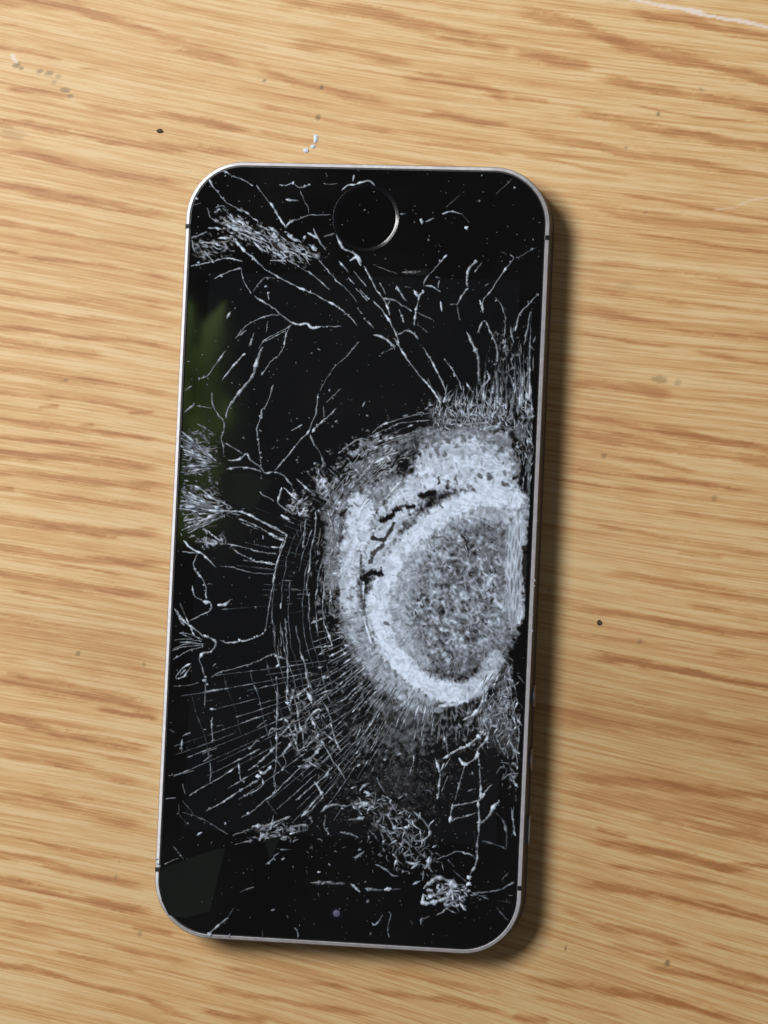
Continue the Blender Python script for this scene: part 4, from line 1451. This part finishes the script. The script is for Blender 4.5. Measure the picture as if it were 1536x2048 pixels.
# arcs at the upper left of the crushed belt
patch(725, 960, 40, 60, 120, 34, 2.6, -52, 8, .3, .75, 30)
patch(775, 915, 55, 26, 110, 34, 2.6, -30, 10, .3, .75, -25)
patch(672, 1010, 28, 60, 120, 20, 3, -70, 25, .3, .7)
patch(648, 970, 22, 40, 60, 18, 3, -60, 40, .3, .75)
patch(600, 1010, 24, 30, 40, 18, 3.4, -60, 30, .35, .8)
# vertical arcs at the left of the ring
patch(650, 1130, 20, 110, 60, 34, 2.2, 95, 5, .18, .42)
patch(622, 1060, 22, 50, 30, 30, 2.6, 100, 7, .2, .5)
patch(570, 1280, 16, 70, 28, 28, 2.2, 89, 4, .2, .4)
patch(660, 1180, 12, 90, 90, 10, 2.2, 10, 25, .25, .55)
patch(690, 1270, 22, 60, 160, 10, 2.4, 45, 40, .25, .6, -20)
patch(655, 1270, 30, 40, 22, 18, 2.2, -22, 12, .12, .35)
# net above the bright chips at the foot
patch(985, 1440, 55, 50, 190, 17, 3, 105, 30, .25, .75)
patch(1030, 1500, 26, 60, 150, 18, 2.8, 70, 24, .25, .75)
patch(1010, 1400, 26, 30, 70, 15, 3.2, 100, 35, .35, .85)
patch(1030, 1580, 16, 90, 60, 20, 2.4, 84, 12, .15, .5)
patch(900, 1470, 50, 40, 70, 16, 2.6, 95, 18, .18, .5)
patch(800, 1560, 120, 70, 210, 11, 2.4, -45, 50, .10, .38)
patch(740, 1500, 100, 60, 120, 18, 2.2, -52, 10, .12, .4)
patch(735, 1605, 50, 25, 75, 16, 3, 25, 40, .3, .75)
patch(785, 1655, 42, 46, 120, 17, 3, 55, 35, .25, .8)
patch(820, 1700, 45, 40, 60, 13, 2.8, 70, 60, .15, .6)
patch(870, 1735, 30, 26, 50, 13, 2.8, 40, 60, .2, .6)
patch(905, 1788, 38, 26, 60, 16, 4, -15, 40, .4, 1)
patch(560, 1660, 55, 18, 60, 12, 3, -20, 40, .25, .7)
patch(1030, 1790, 16, 12, 16, 12, 2.6, 10, 30, .2, .5)
patch(600, 1440, 60, 80, 60, 12, 2.8, 60, 70, .2, .6)
patch(720, 1720, 120, 60, 60, 7, 2.4, 0, 90, .12, .4)
# long fan below and to the left of the ring: lines running towards its middle
def fan(n, a0, a1, r0, r1, l0, l1, b0, b1, w, c=(905, 1200), bend=0.):
    n = int(n*.08)
    a = np.radians(rng.uniform(a0, a1, n)); r = rng.uniform(r0, r1, n); L_ = rng.uniform(l0, l1, n)
    for k in range(4):      # each line is a chain of splinters
        rr_ = r + L_*(k/4); aa = a + bend*k
        x = c[0]+rr_*np.cos(aa); y = c[1]+rr_*np.sin(aa)
        lst.append(needles(x, y, np.degrees(aa)+rng.normal(0, 3, n)+bend*40, L_/4*1.15, w*rng.uniform(.6, 1.3, n), rng.uniform(b0, b1, n), .00002, .00004, .1))
fan(190, 98, 150, 225, 262, 26, 60, .3, .72, 2.4)
fan(90, 118, 146, 270, 330, 30, 60, .28, .6, 2.4)
fan(120, 88, 132, 255, 330, 18, 46, .2, .5, 2.3)
fan(60, 60, 98, 225, 290, 16, 44, .2, .5, 2.6)
fan(40, 130, 165, 225, 280, 16, 34, .25, .5, 2.4)
def fan2(n, x0, x1, y0, y1, ang, l0, l1, b0, b1, w):
    x = rng.uniform(x0, x1, n); y = rng.uniform(y0, y1, n); L_ = rng.uniform(l0, l1, n); a = math.radians(ang)
    for k in range(5):
        lst.append(needles(x+math.cos(a)*L_*(k/5-.5), y+math.sin(a)*L_*(k/5-.5)+.00*k, np.full(n, ang+2*(k-2))+rng.normal(0, 3, n), L_/5*1.1, w*rng.uniform(.6, 1.3, n), rng.uniform(b0, b1, n), .00002, .00004, .1))
build_needles('fine_cracks', lst)

# dust and tiny splinters over the whole glass
lst = []
n = 950
x = rng.uniform(335, 1085, n); y = rng.uniform(340, 1890, n)
lst.append(needles(x, y, rng.uniform(0, 180, n), rng.uniform(1.6, 4.5, n), rng.uniform(1.2, 2.6, n), rng.choice([.12, .2, .3, .5], n, p=[.45, .33, .17, .05])*rng.uniform(.7, 1.2, n), .00001, .00003, .05))
n = 350
x = rng.normal(800, 110, n); y = rng.normal(1590, 90, n)
lst.append(needles(x, y, rng.uniform(0, 180, n), rng.uniform(2, 6, n), rng.uniform(1.4, 3, n), rng.uniform(.08, .32, n), .00001, .00003, .05))
build_needles('glass_dust', lst)

# larger loose pieces of the black glass, each tipped a little its own way
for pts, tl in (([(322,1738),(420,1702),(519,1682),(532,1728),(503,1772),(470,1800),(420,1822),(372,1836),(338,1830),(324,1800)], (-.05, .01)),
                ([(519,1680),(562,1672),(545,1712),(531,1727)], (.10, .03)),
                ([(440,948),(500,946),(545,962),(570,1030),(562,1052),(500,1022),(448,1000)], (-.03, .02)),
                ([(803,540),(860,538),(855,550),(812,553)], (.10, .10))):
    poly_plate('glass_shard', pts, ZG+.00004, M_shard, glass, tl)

# nick in the frame beside the lower left band
for px, py, r in ((1073,1042,2.2),(1070,1160,2.6),(1069,1172,1.8),(1064,1262,2.4),(1066,1230,1.6),(313,1716,4.2),(315,1726,4.6),(318,1732,3.4)):
    V, F, A = chip(px, py, r, .85); V[:,2] -= .00012
    mesh('frame_nick', V, tofix(F), M_crack, phone, dict(amount=np.minimum(A, .8)))

# ------------------------------------------------------------------ crumbs and splinters lying on the table
M_crumb = noisy('dark_crumb', (.03, .02, .01), (.09, .06, .03), .8, 0, 3000)
def lump(name, px, py, rx, ry, mat, label, cat, h=.7, group=None):
    c = plane([(px, py)], 0)[0]; n = 9; V = []; F = []
    for lv, (s, z) in enumerate(((1, 0), (1.05, .35), (.7, .8))):
        for i in range(n):
            a = 2*math.pi*i/n; q = s*(.8+.4*rng.random()); V.append((rx*PX*q*math.cos(a), ry*PX*q*math.sin(a), z*h*min(rx, ry)*PX))
    V.append((0, 0, h*min(rx, ry)*PX))
    for l in range(2):
        for i in range(n):
            j = (i+1) % n; F.append((l*n+i, l*n+j, (l+1)*n+j, (l+1)*n+i))
    F += [(2*n+i, 2*n+(i+1) % n, 3*n) for i in range(n)]
    o = mesh(name, V, F, mat, None, dict(amount=np.full(len(V), .95))); o.location = (c[0], c[1], 0)
    o['label'] = label; o['category'] = cat
    if group: o['group'] = group
    return o
lump('crumb', 320, 262, 6.5, 4.5, M_crumb, 'dark brown crumb on the wood above the upper left corner of the phone', 'crumb')
lump('crumb', 1199, 1245, 5, 5, M_crumb, 'small black crumb on the wood to the right of the phone', 'crumb')
lump('glass_splinter', 612, 301, 5.5, 4.5, M_crack, 'white glass splinter nearest the top edge of the phone', 'glass splinter', group='glass splinters above the phone')
lump('glass_splinter', 626, 293, 4.5, 4, M_crack, 'small round white splinter between two others above the phone', 'glass splinter', group='glass splinters above the phone')
lump('glass_splinter', 631, 278, 4.5, 9, M_crack, 'longest white glass splinter, farthest above the top edge of the phone', 'glass splinter', group='glass splinters above the phone')

# ------------------------------------------------------------------ the greenery that the left side of the glass mirrors
m, nt, b = nodes('sunlit_leaf')
tc = N(nt, 'ShaderNodeTexCoord'); nz = N(nt, 'ShaderNodeTexNoise', i_Scale=25, i_Detail=4); nt.links.new(tc.outputs['Object'], nz.inputs['Vector'])
lc = mixc(nt, nz.outputs[0], (.16, .29, .06), (.38, .50, .20))
nt.links.new(lc, b.inputs['Base Color'])
tl = N(nt, 'ShaderNodeBsdfTranslucent'); nt.links.new(lc, tl.inputs[0]); mx = N(nt, 'ShaderNodeMixShader', i_0=.65)
nt.links.new(b.outputs[0], mx.inputs[1]); nt.links.new(tl.outputs[0], mx.inputs[2]); nt.links.new(mx.outputs[0], nt.nodes['Material Output'].inputs[0])
M_leaf = m
sprig = thing('hanging_branch', 'leafy green branch seen only as a reflection in the left side of the glass', 'branch', (-.19, .06, .6))
M_twig = simple('twig', (.10, .07, .03), .8)
def refl(px, py, z):
    """where the mirror image seen at survey point px, py sits at height z"""
    g = G([(px, py)])[0]; c = np.array(CAM_POS[:2]); return g + (g-c)/(CAM_POS[2]-ZG)*(z-ZG)
def leaf(outline, z):
    P = np.array([refl(x, y, z) for x, y in outline]); c = P.mean(0); n = len(P)
    V = [(c[0]+.19, c[1]-.06, z-.6+.004)] + [(p[0]+.19, p[1]-.06, z-.6+.003*math.sin(i*2.1)) for i, p in enumerate(P)]
    mesh('leaf', V, [(0, 1+i, 1+(i+1) % n) for i in range(n)], M_leaf, sprig, smooth=True)
leaf([(330,560),(385,610),(392,690),(380,760),(350,800),(325,700)], .60)
leaf([(452,600),(440,640),(446,700),(452,790),(430,850),(405,880),(390,800),(392,720),(408,650)], .62)
leaf([(395,690),(380,760),(395,830),(350,880),(320,820),(340,740)], .64)
leaf([(440,760),(470,830),(440,900),(400,940),(370,880),(390,810)], .66)
leaf([(450,930),(430,980),(370,1010),(320,980),(340,920),(400,900)], .63)
leaf([(395,990),(440,1040),(400,1090),(330,1080),(320,1010)], .65)
tw = [refl(x, y, .64) for x, y in ((300,500),(335,640),(345,800),(340,960),(325,1120))]
V = []; F = []
for i, p in enumerate(tw):
    for j in range(6):
        a = math.pi/3*j; V.append((p[0]+.19+.0025*math.cos(a), p[1]-.06, .04+.0025*math.sin(a)))
for i in range(len(tw)-1):
    for j in range(6): F.append((i*6+j, i*6+(j+1) % 6, (i+1)*6+(j+1) % 6, (i+1)*6+j))
mesh('twig', V, F, M_twig, sprig)
